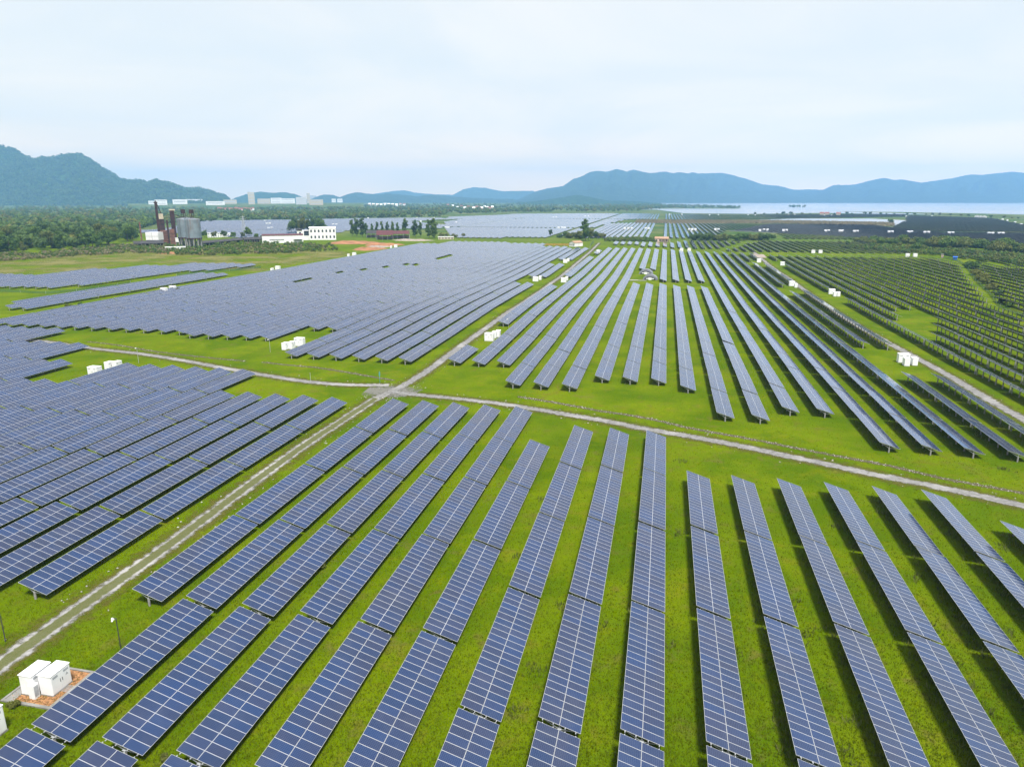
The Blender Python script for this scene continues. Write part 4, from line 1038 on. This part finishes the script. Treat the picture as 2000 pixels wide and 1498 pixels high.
# rusty works with silos
def silo(u, v, label, rad, z0, z1, legs, dy=0, headbox=True):
    P = ground_at(u, v); r = empty('silo', (P[0], P[1] + dy, P[2]), 0, label, 'silo', None)
    m = MB(); m.lathe([(0, z0), (rad, z0), (rad, z1), (rad * .96, z1 + .3), (rad * .4, z1 + 1.0), (0, z1 + 1.15)], 36); m.build('tank', SILO, r, smooth=False)
    m = MB()
    for k in range(1, 7): 
        z = z0 + (z1 - z0) * k / 7; m.lathe([(rad + .02, z - .12), (rad + .12, z - .1), (rad + .12, z + .1), (rad + .02, z + .12)], 36)
    m.build('hoop', SILO, r)
    m = MB(); m.lathe([(rad + .35, z0 - 1.0), (rad + .35, z0), (rad + .05, z0 + .02)], 36); m.lathe([(0, z0 - 1.0), (rad + .35, z0 - 1.0)], 36); m.build('ring_beam', RUST, r)
    for k in range(legs):
        a = 2 * math.pi * (k + .3) / legs; m = MB(); m.box(-.45, .45, -.45, .45, -1, z0 - 1.0, 0, Matrix.Translation((math.cos(a) * rad * .92, math.sin(a) * rad * .92, 0))); m.build('leg', CONC, r)
    m = MB()
    for k in range(28):
        a = 2 * math.pi * k / 28; b = 2 * math.pi * (k + 1) / 28
        p, q = (math.cos(a) * rad * .97, math.sin(a) * rad * .97), (math.cos(b) * rad * .97, math.sin(b) * rad * .97)
        m.bar((*p, z1 + .4), (*p, z1 + 1.6), .08); m.bar((*p, z1 + 1.6), (*q, z1 + 1.6), .08)
    m.build('railing', RUST, r)
    if headbox:
        m = MB(); m.box(-1.5, 1.5, -1.5, 1.5, z1 + 5.5, z1 + 9.2)
        for a in (-1, 1):
            for b in (-1, 1): m.bar((a * 1.0, b * 1.0, z1 + 1.2), (a * 1.3, b * 1.3, z1 + 5.6), .3)
        m.build('head_house', RUST, r)
    m = MB()
    for k in range(26): m.bar((-.3, -rad - .25, z0 + k * .8), (.3, -rad - .25, z0 + k * .8), .06)
    for s_ in (-.3, .3): m.bar((s_, -rad - .25, z0 - 6), (s_, -rad - .25, z1 + 1), .07)
    m.build('ladder', RUST, r)
silo(381.5, 484, 'front weathered grey silo with rust streaks, the fullest in view', 7.0, 9.5, 27.0, 10)
silo(361.5, 483, 'middle weathered grey silo partly behind the rusty elevator tower', 7.0, 9.5, 27.0, 10, 3)
silo(341, 480, 'rear pale silo mostly hidden by the rusty tower', 7.0, 9.5, 26.5, 8, 24, False)
def boxtower(name, u, v, wpx, top_v, depth, label, mat, cat='tower', bands=0, cap=None):
    P = ground_at(u, v); zc = (P - CAM) @ FWD; w, h = wpx * zc / F, (v - top_v) * zc / F / cp
    r = empty(name, P, -math.atan2(P[0], P[1]), label, cat)
    m = MB(); m.box(-w / 2, w / 2, 0, depth, -1, h); m.build('shaft', mat, r)
    if bands:
        m = MB()
        for k in range(1, bands):
            z = h * k / bands; m.box(-w / 2 - .12, w / 2 + .12, -.12, depth + .12, z - .18, z + .18)
        m.build('band', RUST, r)
    if cap: cap(r, w, h)
    return r, w, h
def cap_tall(r, w, h):
    m = MB(); m.box(-w * .7, w * .7, -.5, 3.2, h + .003, h + 1.6); m.tube((0, 1.3, h + 1.6), (0, 1.3, h + 3), .5, .5, 8); m.build('head', RUST, r)
    m = MB(); m.bar((w * .5, 1.4, h - 1), (w * 2.1, 1.4, h - 15), .7); m.bar((w * .6, 1.4, h - 13), (w * 1.8, 1.4, h - 13), .3); m.build('chute', RUST, r)
boxtower('elevator_tower', 313.5, 474, 4.6, 402.5, 3.0, 'tallest thin rusty elevator tower with a slanting chute', RUST, 'tower', 9, cap_tall)
def cap_cream(r, w, h):
    m = MB(); m.box(-w * .5, w * .42, -.3, 4.4, h + .003, h + 5.6); m.build('cabin', CREAM, r)
boxtower('kiln_tower', 321, 474, 8.6, 431, 5.0, 'stout dark rusty tower topped by a cream cabin', RUST, 'tower', 5, cap_cream)
def cap_mid(r, w, h):
    m = MB(); m.box(-w * .6, w * .75, -.3, 4.6, h + .003, h + 1.4); m.build('head', CREAM, r)
    m = MB(); m.bar((w * .4, 2, h - 4), (w * 3.4, 2, h - 9), .6); m.bar((w * .3, 2, h - 8), (w * 5.6, 2, h - 9.4), .35); m.build('conveyor', RUST, r)
boxtower('elevator_tower', 343, 476, 7.8, 415.5, 4.2, 'broad rusty elevator tower between the louvred block and the silos', RUST, 'tower', 8, cap_mid)
boxtower('louvred_block', 324, 477, 14, 452, 7, 'brown louvred block at the foot of the rusty towers', RUSTB, 'plant block', 8)
boxtower('filter_frame', 331.5, 477, 3.2, 433, 2.5, 'thin rusty frame tower before the silos', RUST, 'tower', 7)
boxtower('machine_house', 339, 479, 9, 450, 6, 'tangled rusty machine house below the broad elevator tower', RUSTB, 'plant block', 4)
boxtower('brick_chimney', 277.5, 474, 2.5, 436, 1.4, 'slim brown chimney standing apart at the west of the works', RUSTB, 'chimney', 0)
P = ground_at(299, 480); r = empty('white_tank', P, .15, 'square white tank on legs beside the rusty towers', 'tank')
m = MB(); m.box(-6.6, 6.6, 0, 10, 5.5, 13.2); m.build('tank', WALLW, r)
m = MB(); m.box(-6.4, 6.4, .3, 9.8, 4.6, 5.497); m.build('deck', RUST, r)
for x_ in (-6, -2, 2, 6):
    m = MB(); m.box(x_ - .25, x_ + .25, .5, 1, -1, 4.6); m.build('leg', RUST, r)
m = MB(); m.box(-6.65, 6.65, -.05, -.003, 9.2, 9.4); m.box(-.1, .1, -.06, -.004, 5.5, 13.2); m.build('seam', DARK, r)
house('white_annexe', 343, 488, 36, 4.6, 5, 'low white building with dark windows in front of the silos', 'building', None, WALLW, WHITEROOF, 0, 1, 7)
P = ground_at(349, 481); r = empty('control_cabin', P, 0, 'white cabin raised on posts in front of the silo legs', 'cabin')
m = MB(); m.box(-3, 3, 0, 3, 4, 8); m.build('cabin', WALLW, r); m = MB(); m.box(-3.2, 3.2, -.2, 3.2, 8.003, 8.3); m.build('roof', WHITEROOF, r)
for x_ in (-2.7, 2.7):
    m = MB(); m.box(x_ - .2, x_ + .2, .2, .6, -1, 4); m.build('leg', CONC, r)
def long_shed(u0, v0, u1, v1, hpx, depth, label):
    A, B = ground_at(u0, v0), ground_at(u1, v1); c = (A + B) / 2; w = np.linalg.norm(B - A); zc = (c - CAM) @ FWD; h = hpx * zc / F
    r = empty('conveyor_shed', c, math.atan2(B[1] - A[1], B[0] - A[0]), label, 'shed')
    m = MB(); m.add([(-w / 2, 0, h * .6), (w / 2, 0, h * .6), (w / 2, depth, h), (-w / 2, depth, h), (-w / 2, 0, h * .6 + .3), (w / 2, 0, h * .6 + .3), (w / 2, depth, h + .3), (-w / 2, depth, h + .3)], [(3, 2, 1, 0), (4, 5, 6, 7), (0, 1, 5, 4), (1, 2, 6, 5), (2, 3, 7, 6), (3, 0, 4, 7)]); m.build('roof', BLACKROOF, r)
    m = MB(); m.box(-w / 2 + .5, w / 2 - .5, depth - .3, depth - .05, -1, h * .95); m.build('rear_wall', RUST, r)
    for k in range(9):
        m = MB(); x_ = -w / 2 + .4 + (w - .8) * k / 8; m.box(x_ - .15, x_ + .15, .1, .4, -1, h * .6); m.build('post', CONC, r)
long_shed(262, 484, 322, 482, 11, 9, 'sagging black roofed shed at the foot of the white tank')
long_shed(398, 481, 482, 473, 8, 7, 'long black shed running east from the silos')
long_shed(478, 474, 517, 473, 9, 8, 'short black shed between the works and the white hall')
# lattice pylon and far masts
def pylon(u, v, vt, label):
    P = at(u, v); zc = (P - CAM) @ FWD; h = (v - vt) * zc / F; r = empty('pylon', P, .3, label, 'pylon')
    m = MB(); b, t = h * .11, h * .018
    for a in (-1, 1):
        for c in (-1, 1): m.bar((a * b, c * b, 0), (a * t, c * t, h), h * .012)
    for k in range(9):
        z0, z1 = h * k / 9, h * (k + 1) / 9; s0, s1 = b + (t - b) * k / 9, b + (t - b) * (k + 1) / 9
        for c in (-1, 1): m.bar((-s0, c * s0, z0), (s1, c * s1, z1), h * .008); m.bar((s0, c * s0, z0), (-s1, c * s1, z1), h * .008)
    m.build('lattice', STEEL, r)
    for z in (.72, .84, .95):
        m = MB(); m.bar((-h * .15, 0, h * z), (h * .15, 0, h * z), h * .015); m.build('crossarm', STEEL, r)
pylon(477, 455, 423, 'grey lattice pylon in front of the pale western far field')
# buildings behind the trees, villages and the distant town
house('farm_building', 420, 464, 26, 8, 10, 'white building behind the round trees, before the pale far field', 'building', None, WALLW, GREYW, 0, 2, 6)
house('farm_building', 446, 463, 22, 6, 10, 'lower white building at the end of the tree row', 'building', None, WALLW, WHITEROOF, 0, 1, 5)
def terrace(us):
    rows_ = [(407.0, 0.0), (402.2, 11.0), (399.4, 14.0), (396.6, 14.0)]; V = [at(u, v, z) for v, z in rows_ for u in us] + [(*at(u, 396.2, 14.0)[:2], -3) for u in us]
    k = len(us); i_ = np.arange(len(V)).reshape(-1, k); Q = np.stack([i_[:-1, :-1], i_[:-1, 1:], i_[1:, 1:], i_[1:, :-1]], -1).reshape(-1, 4)
    tag(link('low_terrace', npmesh('low_terrace', V, Q, GRASS, smooth=True)), kind='structure')
terrace(np.arange(250, 720, 10))
TOWN = [(492, 398, 12, 21, 26, 'pale high-rise tower with brown stripes, tallest in the distant town', 0), (315, 399, 22, 8, 60, 'white school-like block with a dark roof under the wooded hill', 1), (296, 398, 10, 5, 40, 'small white block beside the school-like one', 0),
        (352, 397.5, 26, 7, 60, 'wide pale block at the foot of the hill', 0), (380, 396, 30, 6, 60, 'long white hall under the hill shoulder', 0), (413, 394, 30, 5, 60, 'white factory hall high on the hill foot', 0), (421, 399, 34, 5, 60, 'low white hall before the factory one', 0), (450, 397, 24, 6, 50, 'low cream hall west of the high-rise', 0),
        (516, 397, 24, 8, 60, 'cream block next to the high-rise', 0), (540, 396.5, 20, 9, 60, 'white block in the middle of the distant town', 0), (562, 396.5, 28, 8, 60, 'long white block with dark window bands', 0), (589, 398, 20, 12, 60, 'grey block with a slanted roof in the distant town', 1), (603, 396, 6, 17, 40, 'slim cream tower near the slanted roof block', 0), (612, 392, 12, 9, 40, 'scaffolded brownish block behind the grey ones', 0), (618, 399, 26, 8, 60, 'long grey-brown block at the east end of the town', 0),
        (652, 394, 8, 5, 40, 'white tank-like block east of the town'), (664, 394, 10, 5, 40, 'white works with low towers east of the town')]
for q in TOWN:
    u, v, w_, h_, d_, lab = q[:6]
    v += 1.6; h_ += 1.4
    r, w, h = house('town_building', u, v, w_, h_, d_, lab, 'building', 'buildings of the distant town', CREAM if 'cream' in lab or 'brown' in lab else GREYW if 'grey' in lab else WALLW, GREYW if len(q) > 6 and q[6] else WHITEROOF, 0, 0, 0, z=14.0)
    nb = max(1, int(h_ / 4.5)); m = MB()
    for k in range(nb): m.box(-w * .40, w * .38, -.6, -.02, h * (k + .45) / nb, h * (k + .68) / nb)
    m.build('window_band', GREYW, r)
VILL = [('small red roofed house in the village before the distant town', [(428 + 5.5 * k, 411 + (k % 3) * .8) for k in range(13)]), ('small pale house in the village amid the woods', [(722 + 7.5 * k, 402 + (k % 4) * .5) for k in range(10)]),
        ('small white house in the village by the wood edge', [(875, 404), (884, 406), (893, 409), (901, 407), (908, 410)] + [(915 + 5.2 * k, 408 + (k % 3) * 1.1) for k in range(10)])]
for lab, pts in VILL:
    for u, v in pts: house('village_house', u, v, 5.2, 2.6 if v < 402 else 3.4, 22, lab, 'house', lab.replace('house', 'houses'), random.choice([WALLW, CREAM, PINK]), REDROOF if 'red' in lab or random.random() < .45 else WHITEROOF, .4)
for u, v in [(1605, 421), (1615, 421), (1637, 421.5)]: house('shore_house', u, v, 8, 4, 14, 'small house with an orange roof on the lake shore', 'house', 'houses on the lake shore', CREAM, REDROOF, .4)
for k in range(7): house('site_hut', 1905 + k * 3.4, 425.5 + k * .15, 2.9, 4 if k % 2 else 3.2, 10, 'white hut in the short line on the far shore', 'hut', 'white huts on the far shore', WALLW, WHITEROOF, 0)
house('blue_cabin', 1865, 508, 7, 5, 3, 'bright blue cabin at the corner of the netting fence', 'cabin', None, BLUER, BLUER, .3)
house('guard_hut', 1840, 504, 4, 6, 2.5, 'narrow pinkish hut by the netting fence corner', 'hut', None, PINK, SLAB, 0)
# soil heaps
def mound(u, v, rx, ry, hh, label, mat):
    P = ground_at(u, v); n = 30; V, Q = [], []
    for j in range(n + 1):
        for i_ in range(n + 1):
            x, y = (i_ / n * 2 - 1), (j / n * 2 - 1); d = math.hypot(x, y)
            z = max(0, 1 - d) ** .8 * hh * (1 + .5 * math.sin(x * 7 + j * .3) * math.cos(y * 6)) - .3
            V.append((x * rx * (1 + .15 * math.sin(y * 5)), y * ry, z))
    for j in range(n):
        for i_ in range(n): a = j * (n + 1) + i_; Q.append((a, a + 1, a + n + 2, a + n + 1))
    o = link('soil_heap', npmesh('soil_heap', V, Q, mat, smooth=True), None, P); tag(o, label, 'soil heap')
mound(720, 487, 17, 20, 2.4, 'orange soil heap at the meadow tip beside the white cabinets', SOIL); mound(690, 475, 30, 24, 2.8, 'long orange soil heap behind the white works building', SOIL); mound(748, 479, 22, 22, 2.6, 'orange soil heap streaked with pale rubble before the sheds', SOIL)
mound(735, 483, 12, 22, 1.8, 'pale rubble heap between the orange soil heaps', RUBBLE); mound(805, 470, 26, 12, 2.2, 'long pale rubble heap under the trees past the maroon roof', RUBBLE); mound(335, 495, 14, 10, 1.5, 'small orange soil heap in front of the low white building', SOIL)
mound(1482, 499, 7, 22, 1.0, 'white stone rubble spill at the head of the winding track', RUBBLE)

# ------------------------------------------------------------------ water, shore, hills
def flat(name, pts, z, mat, kind='structure'):
    P = [at(*q, z) for q in pts]; m = MB(); m.poly([(p[0], p[1], z) for p in P]); o = m.build(name, mat); return tag(o, kind=kind)
flat('lake', [(1185, 407.5), (1285, 410.2), (1335, 417.0), (1480, 418.2), (1600, 416.4), (1760, 418.8), (1880, 420), (2150, 431), (2500, 440), (2600, 396.5), (1900, 396.5), (1185, 396.0)], .35, WATER)
flat('mudflat', [(1630, 413.3), (1760, 414.6), (1890, 417), (2130, 422.5), (2130, 429), (1880, 420.5), (1740, 416.2)], .5, GRASS)
flat('peninsula', [(1150, 399.3), (1310, 400.3), (1380, 402.8), (1448, 406.2), (1442, 408), (1300, 407.8), (1150, 410.5)], .5, GRASS)
flat('pond', [(1478, 429.6), (1560, 427.2), (1700, 427.2), (1776, 431), (1748, 441.5), (1728, 435), (1600, 432), (1500, 431.6)], .3, WATER)
from mathutils import noise as mn
def hill(name, pts, D, Wf, mat, seed, rough=.16, Wb=None, J=40):
    pts = np.array(pts, float); us = np.arange(pts[0, 0], pts[-1, 0] + .1, 2.5 if D < 9000 else 4.0)
    vs = np.interp(us, pts[:, 0], pts[:, 1]); Wb = Wb or Wf * .7
    V = []
    for j in range(J + 1):
        q = -1 + 2 * j / J; W_ = Wf if q < 0 else Wb
        for u, v in zip(us, vs):
            d = FWD + RGT * (u - CX) / F - UPV * (v - CY) / F
            hf = -d[0] * sw + d[1] * cw; t = D / hf; P = CAM + t * d
            hd = np.array([d[0], d[1]]) / math.hypot(d[0], d[1])
            x, y = P[:2] + hd * q * W_
            prof = (1 - abs(q)) ** 1.05
            nz = mn.fractal(Vector((x / 520 + seed, y / 520, seed)), .9, 2.1, 5) * rough * 2.0
            spur = mn.fractal(Vector((u / 42.0 + seed, q * 1.2, seed * 2)), 1.0, 2.0, 3) * .95 * abs(q) * (1 - abs(q)) * 2
            z = max(P[2], 2) * max(-.05, prof * (1 + spur) + nz * (1 - abs(q)) * min(1, abs(q) * 4)) + (mn.noise(Vector((x / 45, y / 45, 0))) * 5.0 + mn.noise(Vector((x / 130, y / 130, 3))) * 11.0 * min(1, abs(q) * 5 + .1)) * min(1, 6 * (1 - abs(q)))
            if abs(q) > .999: z = -3
            V.append((x, y, z))
    k = len(us); i_ = np.arange(k * (J + 1)).reshape(J + 1, k)
    Q = np.stack([i_[:-1, :-1], i_[:-1, 1:], i_[1:, 1:], i_[1:, :-1]], -1).reshape(-1, 4)
    tag(link(name, npmesh(name, V, Q, mat, smooth=True)), kind='structure'); return np.array(V), k
HV, HK = hill('wooded_hill', [(-260, 330), (-160, 300), (-60, 296), (-20, 288), (0, 285), (30, 293), (55, 308), (70, 313), (100, 309), (118, 303), (135, 302), (160, 307), (175, 314), (190, 322), (220, 340), (245, 353), (270, 354), (285, 357), (300, 355.5), (330, 359.5), (345, 364), (365, 370), (390, 368), (410, 374), (437, 383), (452, 394)], 5700, 1100, HILL, 1.3)
J_ = len(HV) // HK; G_ = HV.reshape(J_, HK, 3)[: J_ * 6 // 10]
a_ = rng.uniform(0, G_.shape[0] - 1.01, 9000); b_ = rng.uniform(0, HK - 1.01, 9000); ai, bi = a_.astype(int), b_.astype(int); fa, fb = (a_ - ai)[:, None], (b_ - bi)[:, None]
HP = (G_[ai, bi] * (1 - fa) + G_[ai + 1, bi] * fa) * (1 - fb) + (G_[ai, bi + 1] * (1 - fa) + G_[ai + 1, bi + 1] * fa) * fb
HP = HP[np.sin(HP[:, 0] / 90 + np.sin(HP[:, 1] / 70)) * np.sin(HP[:, 2] / 23 + HP[:, 0] / 160) > -.82]
clumps('hill_woodland', HP - np.array([0, 0, 5.0]), 13, 30, [LEAFD, LEAF, LEAFD], 30)
hill('low_hill', [(444, 394), (462, 386), (480, 380), (495, 377), (508, 374.5), (530, 377), (545, 376), (560, 376.5), (580, 381), (596, 387), (604, 394)], 7800, 800, HILL, 4.1, .1)
hill('low_hill', [(598, 394), (615, 386), (632, 380), (650, 381), (664, 386), (672, 394)], 8300, 700, HILLF, 6.2, .1)
hill('low_hill', [(650, 394), (664, 386), (680, 379), (698, 375.5), (712, 378), (735, 380), (760, 378), (790, 381), (815, 384), (850, 381), (880, 384), (930, 387), (1000, 390), (1040, 395)], 8600, 1000, HILLF, 8.7, .1)
hill('distant_ridge', [(700, 390), (730, 379), (765, 374), (790, 372), (812, 377), (850, 380), (884, 381), (905, 370), (926, 366), (948, 367.5), (980, 374), (1040, 373), (1080, 385), (1100, 394)], 12000, 900, HILLF, 2.9, .1)
hill('mountain_range', [(1000, 395), (1020, 386), (1045, 375), (1065, 369), (1100, 364), (1118, 351), (1140, 343), (1152, 336.5), (1168, 334.5), (1188, 335.5), (1203, 330.5), (1215, 333), (1225, 335.5), (1236, 331.5), (1262, 337.5), (1272, 338.5), (1300, 335.5), (1314, 339), (1326, 336.5), (1345, 339.5), (1352, 337), (1365, 339.5), (1410, 338), (1430, 342), (1442, 346), (1465, 352), (1490, 361), (1522, 363.5), (1550, 371), (1582, 370.5), (1608, 371), (1628, 362), (1645, 363), (1672, 360.5), (1700, 353), (1727, 347.5), (1745, 352), (1762, 351), (1800, 357), (1830, 353), (1862, 348), (1896, 341), (1920, 342), (1950, 338.5), (1975, 336), (2000, 338), (2060, 331), (2150, 335), (2300, 350)], 9600, 2300, HILLF, 5.5, .13)
hill('low_hill', [(1010, 396), (1050, 393), (1085, 388), (1108, 384), (1128, 380.5), (1142, 383), (1165, 387.5), (1185, 392), (1240, 393.5), (1290, 397.5)], 6300, 600, HILL, 7.7, .08)

# ------------------------------------------------------------------ haze
mt = bpy.data.materials.new('haze_air'); mt.use_nodes = True; nt = mt.node_tree
for q in list(nt.nodes):
    if q.type != 'OUTPUT_MATERIAL': nt.nodes.remove(q)
pv = nt.nodes.new('ShaderNodeVolumePrincipled'); pv.inputs['Color'].default_value = HAZE_C; pv.inputs['Density'].default_value = HAZE_D; pv.inputs['Anisotropy'].default_value = .0
nt.links.new(pv.outputs[0], [q for q in nt.nodes if q.type == 'OUTPUT_MATERIAL'][0].inputs['Volume'])
m = MB(); m.box(-11200, 11200, -420, 13700, -5, 590); hz = m.build('haze', mt); tag(hz, kind='stuff')

# ------------------------------------------------------------------ sky and sun
EL, ROT = R(62), R(148)
w = bpy.data.worlds.new('World'); S.world = w; w.use_nodes = True; nt = w.node_tree
bg = nt.nodes['Background']; sky = nt.nodes.new('ShaderNodeTexSky'); sky.sky_type = 'NISHITA'; sky.sun_disc = False
sky.sun_elevation = EL; sky.sun_rotation = ROT; sky.altitude = 60; sky.air_density = 1.2; sky.dust_density = 3.0
tc = nt.nodes.new('ShaderNodeTexCoord'); sep = nt.nodes.new('ShaderNodeSeparateXYZ'); nt.links.new(tc.outputs['Generated'], sep.inputs[0])
def wm(op, a, b=None):
    q = nt.nodes.new('ShaderNodeMath'); q.operation = op
    for i_, v in enumerate((a, b)):
        if v is None: continue
        if isinstance(v, bpy.types.NodeSocket): nt.links.new(v, q.inputs[i_])
        else: q.inputs[i_].default_value = v
    return q.outputs[0]
def wmix(f, a, b):
    q = nt.nodes.new('ShaderNodeMix'); q.data_type = 'RGBA'
    for i_, v in ((0, f), (6, a), (7, b)):
        if isinstance(v, bpy.types.NodeSocket): nt.links.new(v, q.inputs[i_])
        else: q.inputs[i_].default_value = (*v, 1) if isinstance(v, tuple) else v
    return q.outputs[2]
zz = wm('MAXIMUM', sep.outputs[2], 0.0)
rp = nt.nodes.new('ShaderNodeValToRGB'); nt.links.new(zz, rp.inputs[0]); el = rp.color_ramp.elements
for k, (z_, c_) in enumerate(SKY):
    e = el[k] if k < 2 else el.new(z_)
    e.position = z_; e.color = (*c_, 1)
den = wm('ADD', zz, .16); cb = nt.nodes.new('ShaderNodeCombineXYZ')
nt.links.new(wm('DIVIDE', sep.outputs[0], den), cb.inputs[0]); nt.links.new(wm('DIVIDE', sep.outputs[1], den), cb.inputs[1])
nz = nt.nodes.new('ShaderNodeTexNoise'); nz.inputs['Scale'].default_value = .75; nz.inputs['Detail'].default_value = 6; nz.inputs['Roughness'].default_value = .55; nz.inputs['Distortion'].default_value = .6
nt.links.new(cb.outputs[0], nz.inputs['Vector'])
mr = nt.nodes.new('ShaderNodeMapRange'); mr.interpolation_type = 'SMOOTHSTEP'; nt.links.new(nz.outputs[0], mr.inputs[0]); mr.inputs[1].default_value = .36; mr.inputs[2].default_value = .64
sc = nt.nodes.new('ShaderNodeVectorMath'); sc.operation = 'SCALE'; nt.links.new(rp.outputs[0], sc.inputs[0]); sc.inputs[3].default_value = SKY_K
veil = wmix(.93, sky.outputs[0], sc.outputs[0])            # thin high overcast over the clear sky
sh = nt.nodes.new('ShaderNodeVectorMath'); sh.operation = 'MULTIPLY'; nt.links.new(veil, sh.inputs[0])
nt.links.new(wmix(mr.outputs[0], (.925, .965, 1.0), (1.045, 1.03, 1.01)), sh.inputs[1])
col = sh.outputs[0]
nt.links.new(col, bg.inputs['Color']); bg.inputs['Strength'].default_value = .1
sl = bpy.data.lights.new('sun', 'SUN'); so = bpy.data.objects.new('sun', sl); COL.objects.link(so)
sl.energy = SUN_E; sl.angle = R(11); sl.color = (1, .965, .91)
sd = Vector((math.cos(EL) * math.sin(ROT), math.cos(EL) * math.cos(ROT), math.sin(EL)))
so.rotation_euler = sd.to_track_quat('Z', 'Y').to_euler(); so.location = (0, 0, 300)

S.view_settings.view_transform = 'Standard'; S.view_settings.look = 'None'; S.view_settings.exposure = EXPO; S.view_settings.gamma = 1.0
S.render.engine = 'CYCLES'
c = S.cycles; c.max_bounces = 6; c.diffuse_bounces = 2; c.glossy_bounces = 3; c.transmission_bounces = 2; c.volume_bounces = 1; c.transparent_max_bounces = 10
c.use_denoising = True; c.caustics_reflective = False; c.caustics_refractive = False
c.volume_step_rate = 4; c.sample_clamp_indirect = 6
S.render.resolution_x, S.render.resolution_y = 1024, 766
